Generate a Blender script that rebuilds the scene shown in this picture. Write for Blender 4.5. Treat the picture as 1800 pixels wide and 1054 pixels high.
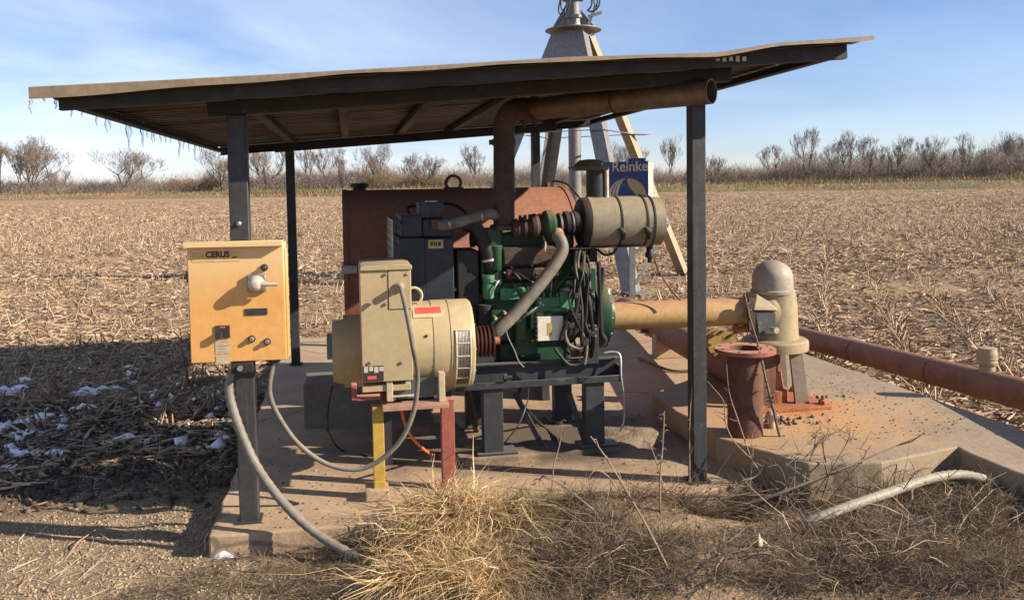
import bpy, bmesh, math, random
import numpy as np
from mathutils import Vector, Matrix
random.seed(7); RNG = np.random.default_rng(11)
for o in list(bpy.data.objects): bpy.data.objects.remove(o)
SC = bpy.context.scene
COL = SC.collection
R = math.radians
# ------------------------------------------------------------------ camera, sky, sun, exposure
F_PX, PPY, HOR, ROLL, CAMH = 1480.0, 408.0, 330.0, 0.0162, 1.6      # focal length, principal row, horizon row (at x=900), roll, eye height
PITCH = math.atan((PPY - HOR) / F_PX)
_fw = Vector((0, math.cos(PITCH), -math.sin(PITCH))); _r0 = Vector((1, 0, 0)); _u0 = Vector((0, math.sin(PITCH), math.cos(PITCH)))
_rt = _r0 * math.cos(ROLL) - _u0 * math.sin(ROLL); _up = _u0 * math.cos(ROLL) + _r0 * math.sin(ROLL)
EYE = Vector((0, 0, CAMH))
cd = bpy.data.cameras.new('camera'); cam = bpy.data.objects.new('camera', cd); COL.objects.link(cam)
cam.matrix_world = Matrix(((_rt.x, _up.x, -_fw.x, 0), (_rt.y, _up.y, -_fw.y, 0), (_rt.z, _up.z, -_fw.z, CAMH), (0, 0, 0, 1)))
cd.sensor_width = 36; cd.sensor_fit = 'HORIZONTAL'; cd.lens = 36 * F_PX / 1800
cd.shift_y = -(527 - PPY) / 1800; cd.clip_start = 0.05; cd.clip_end = 6000
SC.camera = cam
SUN_EL = R(28); SUN_DIR = Vector((0.974 * math.cos(SUN_EL), -0.225 * math.cos(SUN_EL), math.sin(SUN_EL))).normalized()
W = bpy.data.worlds.new('World'); SC.world = W; W.use_nodes = True
nt = W.node_tree; nt.nodes.clear()
def N(t, kind, **kw):
    n = t.nodes.new(kind)
    for k, v in kw.items(): setattr(n, k, v)
    return n
sky = N(nt, 'ShaderNodeTexSky', sky_type='NISHITA', sun_disc=False)
sky.sun_elevation = SUN_EL; sky.sun_rotation = math.atan2(SUN_DIR.x, SUN_DIR.y)
sky.altitude = 300; sky.air_density = 1.0; sky.dust_density = 0.0; sky.ozone_density = 6.0
bg = N(nt, 'ShaderNodeBackground'); bg.inputs[1].default_value = 0.08
out = N(nt, 'ShaderNodeOutputWorld')
# thin high cloud: stretched noise over the whole sky vault
tc = N(nt, 'ShaderNodeTexCoord')
sep = N(nt, 'ShaderNodeSeparateXYZ'); nt.links.new(tc.outputs['Generated'], sep.inputs[0])
zc = N(nt, 'ShaderNodeMath', operation='ADD'); zc.inputs[1].default_value = 0.12; nt.links.new(sep.outputs[2], zc.inputs[0])
mx = N(nt, 'ShaderNodeMath', operation='MAXIMUM'); mx.inputs[1].default_value = 0.05; nt.links.new(zc.outputs[0], mx.inputs[0])
dx = N(nt, 'ShaderNodeMath', operation='DIVIDE'); nt.links.new(sep.outputs[0], dx.inputs[0]); nt.links.new(mx.outputs[0], dx.inputs[1])
dy = N(nt, 'ShaderNodeMath', operation='DIVIDE'); nt.links.new(sep.outputs[1], dy.inputs[0]); nt.links.new(mx.outputs[0], dy.inputs[1])
cb = N(nt, 'ShaderNodeCombineXYZ'); nt.links.new(dx.outputs[0], cb.inputs[0]); nt.links.new(dy.outputs[0], cb.inputs[1])
nz = N(nt, 'ShaderNodeTexNoise'); nz.inputs['Scale'].default_value = 0.62; nz.inputs['Detail'].default_value = 7; nz.inputs['Roughness'].default_value = 0.55; nz.inputs['Distortion'].default_value = 0.7
nt.links.new(cb.outputs[0], nz.inputs['Vector'])
big = N(nt, 'ShaderNodeTexNoise'); big.inputs['Scale'].default_value = 0.17; big.inputs['Detail'].default_value = 2
mp = N(nt, 'ShaderNodeMapping'); mp.inputs['Location'].default_value = (3.1, 0.4, 0); nt.links.new(cb.outputs[0], mp.inputs[0]); nt.links.new(mp.outputs[0], big.inputs['Vector'])
r1 = N(nt, 'ShaderNodeMapRange'); r1.inputs[1].default_value = 0.28; r1.inputs[2].default_value = 0.80; nt.links.new(nz.outputs[0], r1.inputs[0])
r2 = N(nt, 'ShaderNodeMapRange'); r2.inputs[1].default_value = 0.9; r2.inputs[2].default_value = -2.2; r2.inputs[3].default_value = 0.26; r2.inputs[4].default_value = 1.0
nt.links.new(dx.outputs[0], r2.inputs[0])           # the thin cloud bank lies towards the west (-X)
mm = N(nt, 'ShaderNodeMath', operation='MULTIPLY'); nt.links.new(r1.outputs[0], mm.inputs[0]); nt.links.new(r2.outputs[0], mm.inputs[1])
mk = N(nt, 'ShaderNodeMath', operation='MULTIPLY'); mk.inputs[1].default_value = 0.85; nt.links.new(mm.outputs[0], mk.inputs[0])
mixc = N(nt, 'ShaderNodeMix', data_type='RGBA'); nt.links.new(mk.outputs[0], mixc.inputs[0])
wb = N(nt, 'ShaderNodeMix', data_type='RGBA', blend_type='MULTIPLY'); wb.inputs[0].default_value = 1; wb.inputs[7].default_value = (1.05, .915, .955, 1)     # camera white balance
nt.links.new(sky.outputs[0], wb.inputs[6]); nt.links.new(wb.outputs[2], mixc.inputs[6]); mixc.inputs[7].default_value = (7.2, 7.7, 8.6, 1)
nt.links.new(mixc.outputs[2], bg.inputs[0]); nt.links.new(bg.outputs[0], out.inputs[0])
sd = bpy.data.lights.new('sun', 'SUN'); sd.energy = 5.0; sd.angle = R(0.5); sd.color = (1.0, 0.86, 0.68)
so = bpy.data.objects.new('sun', sd); COL.objects.link(so); so.rotation_euler = SUN_DIR.to_track_quat('Z', 'Y').to_euler(); so.location = (20, -5, 15)
vs = SC.view_settings; vs.view_transform = 'Standard'; vs.look = 'None'; vs.gamma = 1; vs.exposure = 1.0
SC.render.engine = 'CYCLES'
# ------------------------------------------------------------------ geometry of the photograph: pixel -> point
def ray(px, py):
    return (_fw + _rt * ((px - 900) / F_PX) - _up * ((py - PPY) / F_PX))
def G(px, py, z=0.0):                    # on the level z
    d = ray(px, py); t = (z - CAMH) / d.z; return EYE + d * t
def P(px, py, Y):                        # at distance Y
    d = ray(px, py); return EYE + d * (Y / d.y)
AL = R(11)
EX = Vector((math.cos(AL), math.sin(AL), 0)); EY = Vector((-math.sin(AL), math.cos(AL), 0)); EZ = Vector((0, 0, 1))
O0 = G(440, 913)                         # foot of the near left post: origin of the shelter's own frame u, v, z
def S(u, v, z=0.0): return O0 + EX * u + EY * v + EZ * z
def PV(px, py, v):                       # on the shelter's upright plane v
    d = ray(px, py); t = ((O0 + EY * v) - EYE).dot(EY) / d.dot(EY); return EYE + d * t
def UV(p): q = p - O0; return (q.dot(EX), q.dot(EY))
# ------------------------------------------------------------------ mesh collecting
SH = (EX, EY, EZ)
class MB:
    def __init__(s): s.v = []; s.f = []
    def add(s, vs, fs):
        b = len(s.v); s.v += [Vector(x) for x in vs]; s.f += [tuple(i + b for i in f) for f in fs]; return s
    def box(s, c, size, ax=SH, taper=1.0):
        a, b, d = [Vector(q) for q in ax]; hx, hy, hz = [q / 2 for q in size]; c = Vector(c)
        vs = []
        for k in (-1, 1):
            t = taper if k > 0 else 1
            for (i, j) in ((-1, -1), (1, -1), (1, 1), (-1, 1)): vs.append(c + a * hx * i * t + b * hy * j * t + d * hz * k)
        return s.add(vs, [(3, 2, 1, 0), (4, 5, 6, 7), (0, 1, 5, 4), (1, 2, 6, 5), (2, 3, 7, 6), (3, 0, 4, 7)])
    def bar(s, p0, p1, w, h, up=EZ):     # rectangular bar between two points
        p0 = Vector(p0); p1 = Vector(p1); d = (p1 - p0); L = d.length; d.normalize()
        up = Vector(up); x = d.cross(up).normalized(); z = x.cross(d).normalized()
        return s.box((p0 + p1) / 2, (w, L, h), (x, d, z))
    def angle(s, p0, p1, w, t, a, b):    # L section: flanges along a and b
        p0 = Vector(p0); p1 = Vector(p1); d = (p1 - p0).normalized(); L = (p1 - p0).length; c = (p0 + p1) / 2
        a = (Vector(a) - d * Vector(a).dot(d)).normalized(); b = (Vector(b) - d * Vector(b).dot(d) ); b = (b - a * b.dot(a)).normalized()
        s.box(c + a * (w / 2) + b * (t / 2), (w, t, L), (a, b, d)); s.box(c + b * (w / 2 + t / 2) + a * (t / 2), (t, w - t, L), (a, b, d)); return s
    def lathe(s, o, axis, prof, n=20, cap0=True, cap1=True):
        o = Vector(o); ax = Vector(axis).normalized(); t = Vector((0, 0, 1)) if abs(ax.z) < .9 else Vector((1, 0, 0))
        x = ax.cross(t).normalized(); y = ax.cross(x); vs = []; fs = []
        for (h, r) in prof:
            for i in range(n):
                a = 2 * math.pi * i / n; vs.append(o + ax * h + (x * math.cos(a) + y * math.sin(a)) * r)
        m = len(prof)
        for k in range(m - 1):
            for i in range(n):
                j = (i + 1) % n; fs.append((k * n + i, k * n + j, (k + 1) * n + j, (k + 1) * n + i))
        if cap0: fs.append(tuple(range(n - 1, -1, -1)))
        if cap1: fs.append(tuple(range((m - 1) * n, m * n)))
        return s.add(vs, fs)
    def cyl(s, p0, p1, r0, r1=None, n=18):
        p0 = Vector(p0); p1 = Vector(p1); return s.lathe(p0, p1 - p0, [(0, r0), ((p1 - p0).length, r0 if r1 is None else r1)], n)
    def pipe(s, p0, p1, r, t, n=24):     # open-ended hollow pipe
        p0 = Vector(p0); p1 = Vector(p1); L = (p1 - p0).length
        return s.lathe(p0, p1 - p0, [(L - .4 * L, r - t), (L, r - t), (L, r), (0, r), (0, r * .2)], n, True, False)
    def tube(s, pts, r, n=8, caps=True):
        pts = [Vector(p) for p in pts]; m = len(pts); rs = r if isinstance(r, (list, tuple)) else [r] * m
        vs = []; fs = []; prev = None
        for k, p in enumerate(pts):
            d = (pts[min(k + 1, m - 1)] - pts[max(k - 1, 0)]).normalized()
            if prev is None:
                t = Vector((0, 0, 1)) if abs(d.z) < .9 else Vector((1, 0, 0)); x = d.cross(t).normalized()
            else:
                x = (prev - d * prev.dot(d)).normalized()
            prev = x; y = d.cross(x)
            for i in range(n):
                a = 2 * math.pi * i / n; vs.append(p + (x * math.cos(a) + y * math.sin(a)) * rs[k])
        for k in range(m - 1):
            for i in range(n):
                j = (i + 1) % n; fs.append((k * n + i, k * n + j, (k + 1) * n + j, (k + 1) * n + i))
        if caps: fs.append(tuple(range(n - 1, -1, -1))); fs.append(tuple(range((m - 1) * n, m * n)))
        return s.add(vs, fs)
    def prism(s, poly, ext):             # polygon (3D points) extruded by a vector
        n = len(poly); e = Vector(ext); p = [Vector(q) for q in poly]
        return s.add(p + [q + e for q in p], [tuple(range(n - 1, -1, -1)), tuple(range(n, 2 * n))] + [(i, (i + 1) % n, n + (i + 1) % n, n + i) for i in range(n)])
    def torus(s, c, axis, Rr, r, n=20, m=8, a0=0, a1=2 * math.pi):
        ax = Vector(axis).normalized(); t = Vector((0, 0, 1)) if abs(ax.z) < .9 else Vector((1, 0, 0)); x = ax.cross(t).normalized(); y = ax.cross(x)
        closed = abs(a1 - a0 - 2 * math.pi) < 1e-6
        k = n if closed else n + 1
        pts = [Vector(c) + (x * math.cos(a0 + (a1 - a0) * i / n) + y * math.sin(a0 + (a1 - a0) * i / n)) * Rr for i in range(k)]
        if closed: pts = pts + [pts[0], pts[1]]
        return s.tube(pts, r, m, not closed)
    def bx(s, px0, py0, px1, py1, v, depth):   # box aligned with the shelter; front face in plane v seen between the two pixels
        a = PV(px0, py1, v); b = PV(px1, py0, v); um = UV(a); un = UV(b)
        return s.box(S((um[0] + un[0]) / 2, v + depth / 2, (a.z + b.z) / 2), (abs(un[0] - um[0]), depth, abs(b.z - a.z)))
    def build(s, name, mat, parent=None, bevel=0.0, smooth=True, ang=38):
        org = Vector(parent.get('_org', (0, 0, 0))) if parent is not None else Vector((0, 0, 0))
        me = bpy.data.meshes.new(name); me.from_pydata([tuple(q - org) for q in s.v], [], s.f); me.update()
        bm = bmesh.new(); bm.from_mesh(me); bmesh.ops.recalc_face_normals(bm, faces=bm.faces); bm.to_mesh(me); bm.free()
        if smooth:
            for p in me.polygons: p.use_smooth = True
            me.set_sharp_from_angle(angle=R(ang))
        o = bpy.data.objects.new(name, me); COL.objects.link(o); me.materials.append(mat)
        if bevel:
            b = o.modifiers.new('bevel', 'BEVEL'); b.width = bevel; b.segments = 2; b.limit_method = 'ANGLE'; b.angle_limit = R(40)
        if parent is not None: o.parent = parent; ORG[o.name] = org; o['_org'] = tuple(org)
        return o
    def build_each(s, name, mat, parent, k):       # k vertices per piece: one object each
        for i in range(len(s.v) // k):
            m = MB(); m.v = s.v[i * k:(i + 1) * k]; m.f = [tuple(j - i * k for j in f) for f in s.f if i * k <= f[0] < (i + 1) * k]; m.build(name, mat, parent)
ORG = {}
def thing(name, label, cat, loc, group=None):
    o = bpy.data.objects.new(name, None); COL.objects.link(o); o.location = loc; o.empty_display_size = .1
    o['_org'] = tuple(loc); o['label'] = label; o['category'] = cat
    if group: o['group'] = group
    return o
def tag(o, label=None, cat=None, group=None, kind=None):
    if label: o['label'] = label
    if cat: o['category'] = cat
    if group: o['group'] = group
    if kind: o['kind'] = kind
    return o
def smoothpath(pts, k=6):
    pts = [Vector(p) for p in pts]; q = [pts[0] * 2 - pts[1]] + pts + [pts[-1] * 2 - pts[-2]]; r = []
    for i in range(1, len(q) - 2):
        for j in range(k):
            t = j / k; a, b, c, d = q[i - 1], q[i], q[i + 1], q[i + 2]
            r.append(0.5 * ((2 * b) + (c - a) * t + (2 * a - 5 * b + 4 * c - d) * t * t + (3 * b - a - 3 * c + d) * t ** 3))
    r.append(pts[-1]); return r
def text(name, s, size, o, xd, mat, parent, yd=EZ, bold=0.0, sx=1.0, thick=0.0012):
    cu = bpy.data.curves.new(name, 'FONT'); cu.body = s; cu.size = size; cu.extrude = thick; cu.offset = bold; cu.resolution_u = 3
    t = bpy.data.objects.new(name, cu); COL.objects.link(t)
    dg = bpy.context.evaluated_depsgraph_get(); me = bpy.data.meshes.new_from_object(t.evaluated_get(dg)); bpy.data.objects.remove(t)
    xd = Vector(xd).normalized(); yd = Vector(yd).normalized(); zd = xd.cross(yd); org = Vector(parent['_org'])
    for v in me.vertices: c = v.co.copy(); v.co = Vector(o) - org + xd * c.x * sx + yd * c.y + zd * c.z
    me.materials.clear(); me.materials.append(mat); ob = bpy.data.objects.new(name, me); COL.objects.link(ob); ob.parent = parent; ob['_org'] = tuple(org); return ob
# ------------------------------------------------------------------ materials
def M(name, c1, c2=None, rough=.6, metal=0.0, scale=6.0, spot=None, bump=0.0, bscale=60.0, dust=None, coat=0.0, spec=.4, streak=None, grime=.22):
    m = bpy.data.materials.new(name); m.use_nodes = True; t = m.node_tree; b = t.nodes['Principled BSDF']
    tc = N(t, 'ShaderNodeTexCoord'); vec = tc.outputs['Object']
    c2 = c2 or tuple(x * .75 for x in c1)
    n1 = N(t, 'ShaderNodeTexNoise'); n1.inputs['Scale'].default_value = scale; n1.inputs['Detail'].default_value = 6; n1.inputs['Roughness'].default_value = .62; t.links.new(vec, n1.inputs['Vector'])
    rg = N(t, 'ShaderNodeMapRange'); rg.inputs[1].default_value = .35; rg.inputs[2].default_value = .68; t.links.new(n1.outputs[0], rg.inputs[0])
    mx = N(t, 'ShaderNodeMix', data_type='RGBA'); mx.inputs[6].default_value = (*c1, 1); mx.inputs[7].default_value = (*c2, 1); t.links.new(rg.outputs[0], mx.inputs[0]); col = mx.outputs[2]
    def layer(col, c, fac):
        q = N(t, 'ShaderNodeMix', data_type='RGBA'); t.links.new(col, q.inputs[6]); q.inputs[7].default_value = (*c, 1); t.links.new(fac, q.inputs[0]); return q.outputs[2]
    if spot:
        sc, ss, th, w = spot
        n2 = N(t, 'ShaderNodeTexNoise'); n2.inputs['Scale'].default_value = ss; n2.inputs['Detail'].default_value = 8; n2.inputs['Roughness'].default_value = .7; t.links.new(vec, n2.inputs['Vector'])
        r2 = N(t, 'ShaderNodeMapRange'); r2.inputs[1].default_value = th; r2.inputs[2].default_value = th + w; t.links.new(n2.outputs[0], r2.inputs[0]); col = layer(col, sc, r2.outputs[0])
    if streak:                          # rain streaks: noise stretched along z
        sc, sx, th, amt = streak
        mp = N(t, 'ShaderNodeMapping'); mp.inputs['Scale'].default_value = (sx, sx, sx * .06); t.links.new(vec, mp.inputs[0])
        n3 = N(t, 'ShaderNodeTexNoise'); n3.inputs['Scale'].default_value = 1; n3.inputs['Detail'].default_value = 5; t.links.new(mp.outputs[0], n3.inputs['Vector'])
        r3 = N(t, 'ShaderNodeMapRange'); r3.inputs[1].default_value = th; r3.inputs[2].default_value = th + .15; r3.inputs[4].default_value = amt; t.links.new(n3.outputs[0], r3.inputs[0]); col = layer(col, sc, r3.outputs[0])
    if dust:
        dc, amt = dust
        g = N(t, 'ShaderNodeNewGeometry'); sp = N(t, 'ShaderNodeSeparateXYZ'); t.links.new(g.outputs['Normal'], sp.inputs[0])
        r4 = N(t, 'ShaderNodeMapRange'); r4.inputs[1].default_value = .25; r4.inputs[2].default_value = .95; r4.inputs[4].default_value = amt; t.links.new(sp.outputs[2], r4.inputs[0])
        mu = N(t, 'ShaderNodeMath', operation='MULTIPLY'); t.links.new(r4.outputs[0], mu.inputs[0]); 
        ad = N(t, 'ShaderNodeMath', operation='ADD'); ad.inputs[1].default_value = .45; t.links.new(n1.outputs[0], ad.inputs[0]); t.links.new(ad.outputs[0], mu.inputs[1]); col = layer(col, dc, mu.outputs[0])
    ng = N(t, 'ShaderNodeTexNoise'); ng.inputs['Scale'].default_value = 26; ng.inputs['Detail'].default_value = 8; ng.inputs['Roughness'].default_value = .75; t.links.new(vec, ng.inputs['Vector'])      # grime and handling marks
    rgm = N(t, 'ShaderNodeMapRange'); rgm.inputs[1].default_value = .33; rgm.inputs[2].default_value = .62; rgm.inputs[3].default_value = 1.06; rgm.inputs[4].default_value = 1 - grime; t.links.new(ng.outputs[0], rgm.inputs[0])
    mg = N(t, 'ShaderNodeVectorMath', operation='SCALE'); t.links.new(col, mg.inputs[0]); t.links.new(rgm.outputs[0], mg.inputs['Scale']); col = mg.outputs[0]
    t.links.new(col, b.inputs['Base Color'])
    rr = N(t, 'ShaderNodeMapRange'); rr.inputs[3].default_value = max(.05, rough - .1); rr.inputs[4].default_value = min(1, rough + .14); t.links.new(n1.outputs[0], rr.inputs[0]); t.links.new(rr.outputs[0], b.inputs['Roughness'])
    b.inputs['Metallic'].default_value = metal; b.inputs['Specular IOR Level'].default_value = spec
    if coat: b.inputs['Coat Weight'].default_value = coat
    if bump:
        nb = N(t, 'ShaderNodeTexNoise'); nb.inputs['Scale'].default_value = bscale; nb.inputs['Detail'].default_value = 5; t.links.new(vec, nb.inputs['Vector'])
        bp = N(t, 'ShaderNodeBump'); bp.inputs['Strength'].default_value = bump; bp.inputs['Distance'].default_value = .01; t.links.new(nb.outputs[0], bp.inputs['Height']); t.links.new(bp.outputs[0], b.inputs['Normal'])
    return m
def MI(name, cols, rough=.85, spec=.2, trans=0.0):        # colour varies piece by piece (random per island)
    m = bpy.data.materials.new(name); m.use_nodes = True; t = m.node_tree; b = t.nodes['Principled BSDF']
    g = N(t, 'ShaderNodeNewGeometry'); cr = N(t, 'ShaderNodeValToRGB'); t.links.new(g.outputs['Random Per Island'], cr.inputs[0])
    e = cr.color_ramp.elements
    while len(e) < len(cols): e.new(.5)
    for i, c in enumerate(cols): e[i].position = i / (len(cols) - 1); e[i].color = (*c, 1)
    t.links.new(cr.outputs[0], b.inputs['Base Color']); b.inputs['Roughness'].default_value = rough; b.inputs['Specular IOR Level'].default_value = spec
    if trans:
        tr = N(t, 'ShaderNodeBsdfTranslucent'); t.links.new(cr.outputs[0], tr.inputs[0]); ms = N(t, 'ShaderNodeMixShader'); ms.inputs[0].default_value = trans
        t.links.new(b.outputs[0], ms.inputs[1]); t.links.new(tr.outputs[0], ms.inputs[2]); t.links.new(ms.outputs[0], t.nodes['Material Output'].inputs[0])
    return m
DUST = (.33, .25, .17)
m_post = M('weathered_post_steel', (.058, .059, .063), (.038, .039, .043), .55, .3, 10, ((.16, .12, .09), 14, .62, .12), .15, 90, streak=((.16, .15, .14), 30, .6, .35))
m_beam = M('dark_beam_steel', (.04, .037, .036), (.028, .026, .025), .6, .3, 8, ((.13, .08, .055), 12, .6, .15), .15, 90)
m_sheet = M('galvanised_roof_sheet', (.06, .05, .043), (.042, .035, .031), .5, .45, 3, ((.19, .11, .07), 5, .58, .2), .05, 40)
m_trim = M('tan_painted_trim', (.29, .22, .14), (.22, .17, .115), .5, .2, 7, ((.22, .19, .17), 3.2, .62, .06), .08, 60)
m_box = M('amber_enclosure_paint', (.66, .355, .115), (.60, .31, .09), .42, 0, 2.2, ((.66, .46, .22), 3.0, .56, .22), .03, 50, streak=((.66, .5, .28), 22, .62, .25), grime=.09)
def fade_up(m, c, z0, z1, amt):            # paint bleached towards the top of the door
    t = m.node_tree; b = t.nodes['Principled BSDF']; src = b.inputs['Base Color'].links[0].from_socket; tc = N(t, 'ShaderNodeTexCoord'); sp = N(t, 'ShaderNodeSeparateXYZ'); t.links.new(tc.outputs['Object'], sp.inputs[0])
    nz = N(t, 'ShaderNodeTexNoise'); nz.inputs['Scale'].default_value = 5; nz.inputs['Detail'].default_value = 5; t.links.new(tc.outputs['Object'], nz.inputs['Vector']); ma = N(t, 'ShaderNodeMath', operation='MULTIPLY_ADD'); ma.inputs[1].default_value = .25; t.links.new(nz.outputs[0], ma.inputs[0]); t.links.new(sp.outputs[2], ma.inputs[2])
    r = N(t, 'ShaderNodeMapRange'); r.inputs[1].default_value = z0; r.inputs[2].default_value = z1; r.inputs[4].default_value = amt; t.links.new(ma.outputs[0], r.inputs[0]); q = N(t, 'ShaderNodeMix', data_type='RGBA'); t.links.new(r.outputs[0], q.inputs[0]); t.links.new(src, q.inputs[6]); q.inputs[7].default_value = (*c, 1); t.links.new(q.outputs[2], b.inputs['Base Color'])
fade_up(m_box, (.66, .50, .27), .42, .68, .8)
m_beige = M('beige_machine_paint', (.40, .325, .185), (.35, .285, .165), .5, 0, 3, ((.28, .22, .14), 9, .62, .2), .025, 50, dust=((.40, .33, .22), .5), streak=((.24, .185, .115), 26, .60, .5), grime=.10)
m_cream = M('cream_bracket_paint', (.48, .42, .28), (.40, .34, .23), .5, 0, 8, ((.33, .22, .13), 14, .64, .1), .05, 60)
m_green = M('green_engine_paint', (.018, .082, .038), (.012, .05, .025), .42, 0, 9, ((.045, .04, .03), 16, .55, .12), .12, 70, dust=(DUST, .55))
m_greenl = M('light_green_engine_paint', (.075, .29, .135), (.045, .18, .085), .38, 0, 10, ((.05, .05, .035), 18, .60, .1), .1, 70, dust=(DUST, .4))
m_black = M('black_rubber', (.017, .017, .018), (.011, .011, .012), .55, 0, 12, None, .1, 90, dust=(DUST, .25))
m_greyhose = M('grey_rubber_hose', (.19, .17, .14), (.13, .118, .10), .6, 0, 14, ((.30, .26, .20), 20, .58, .12), .06, 80, dust=(DUST, .4))
m_conduit = M('grey_flexible_conduit', (.20, .185, .155), (.15, .14, .12), .6, 0, 14, ((.27, .22, .16), 12, .58, .15), .05, 80, dust=(DUST, .35))
m_palecond = M('pale_flexible_conduit', (.36, .32, .25), (.29, .255, .20), .6, 0, 12, ((.34, .27, .19), 10, .6, .12), .05, 80)
m_radi = M('slate_blue_radiator_paint', (.028, .035, .048), (.018, .022, .03), .45, .1, 6, ((.09, .085, .08), 7, .58, .2), .08, 60, dust=(DUST, .4))
m_tank = M('rusty_red_tank_paint', (.34, .135, .085), (.25, .10, .068), .62, 0, 3, ((.15, .085, .06), 3.5, .52, .2), .12, 40, dust=((.36, .22, .15), .35), streak=((.25, .13, .09), 14, .6, .4))
m_rust = M('brown_rust', (.16, .075, .042), (.10, .05, .034), .78, .1, 12, ((.26, .12, .055), 18, .58, .15), .25, 90)
m_pipe = M('rusty_water_pipe', (.26, .11, .065), (.18, .078, .05), .75, 0, 5, ((.11, .06, .042), 9, .55, .16), .2, 60, dust=((.30, .17, .11), .45))
m_rustred = M('red_oxide_paint', (.34, .10, .065), (.24, .075, .055), .7, 0, 9, ((.15, .075, .05), 12, .57, .14), .15, 80, dust=((.50, .27, .18), .75))
m_rustor = M('fresh_orange_rust', (.40, .15, .055), (.30, .10, .04), .8, 0, 15, None, .3, 90)
m_exh = M('burnt_exhaust_steel', (.20, .16, .125), (.14, .10, .075), .55, .5, 9, ((.30, .22, .155), 8, .56, .2), .12, 70)
m_exhd = M('dark_rusty_exhaust', (.095, .06, .05), (.055, .04, .036), .75, .2, 14, ((.17, .09, .05), 16, .6, .15), .25, 70)
m_galv = M('galvanised_tower_steel', (.24, .235, .225), (.17, .168, .162), .5, .25, 9, ((.45, .41, .34), 10, .6, .2), .05, 60)
m_tan_galv = M('tan_tower_steel', (.42, .33, .20), (.35, .275, .17), .5, .2, 6, ((.38, .32, .24), 10, .62, .14), .05, 60)  # tan steel for one leg and the step plate
m_olive = M('olive_air_filter_paint', (.245, .22, .155), (.195, .175, .125), .5, 0, 5, ((.16, .14, .115), 9, .6, .16), .05, 60, dust=((.45, .37, .25), .4))
m_darkolive = M('dark_rain_cap_paint', (.11, .11, .085), (.075, .078, .06), .55, 0, 8, None, .08, 60, dust=(DUST, .4))
m_steel = M('dull_bright_steel', (.45, .44, .42), (.32, .31, .30), .4, .7, 14, ((.2, .16, .12), 16, .6, .15), .05, 80)
m_skid = M('dark_blue_skid_paint', (.045, .05, .058), (.03, .034, .04), .5, .1, 7, ((.15, .13, .11), 9, .58, .2), .1, 70, dust=((.28, .25, .22), .5))
m_yel = M('yellow_leg_paint', (.50, .33, .05), (.43, .28, .05), .6, 0, 12, ((.30, .21, .09), 16, .58, .15), .1, 80)
m_gear = M('tan_gearhead_paint', (.36, .29, .165), (.30, .24, .145), .55, 0, 5, ((.21, .17, .12), 8, .58, .18), .08, 60, streak=((.28, .23, .17), 20, .6, .5))
m_dome = M('grey_metal_dome', (.36, .315, .245), (.29, .25, .195), .55, .0, 6, ((.22, .19, .15), 12, .6, .15), .05, 60)
m_tube = M('ochre_driveshaft_tube_paint', (.46, .30, .12), (.40, .265, .11), .55, 0, 4, ((.30, .145, .075), 7, .58, .14), .06, 60, dust=((.42, .215, .115), .8))
m_orange = M('orange_cord_jacket', (.85, .20, .05), (.7, .15, .04), .5, 0, 10)
m_white = M('aged_white_plastic', (.70, .66, .56), (.60, .56, .47), .5, 0, 10, ((.4, .34, .26), 14, .62, .12))
m_dark = M('dark_grey_plastic', (.045, .045, .047), (.03, .03, .032), .4, 0, 12)
m_ink = M('black_print', (.03, .03, .03), (.03, .03, .03), .6)
m_inkred = M('red_print', (.62, .08, .06), (.62, .10, .08), .5, 0, 30)
m_navy = M('navy_sign_paint', (.014, .035, .14), (.011, .028, .115), .4, 0, 6)
m_cap = M('silver_label', (.55, .50, .40), (.48, .44, .36), .4, .1, 14)
m_signtan = M('pale_tan_print', (.52, .43, .29), (.47, .38, .26), .5, 0, 14)
m_gold = M('gold_print', (.38, .28, .13), (.34, .25, .12), .5, 0, 14)
m_plate = M('brass_data_plate', (.48, .36, .14), (.4, .3, .12), .4, .2, 20)
m_knob = M('grey_handle_plastic', (.50, .47, .40), (.42, .39, .33), .45, 0, 10, dust=(DUST, .3))
m_panel = M('pale_grey_panel_paint', (.52, .48, .40), (.46, .42, .36), .5, 0, 6)
m_void = M('unlit_inside', (.02, .018, .016), (.015, .014, .013), .9)
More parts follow.
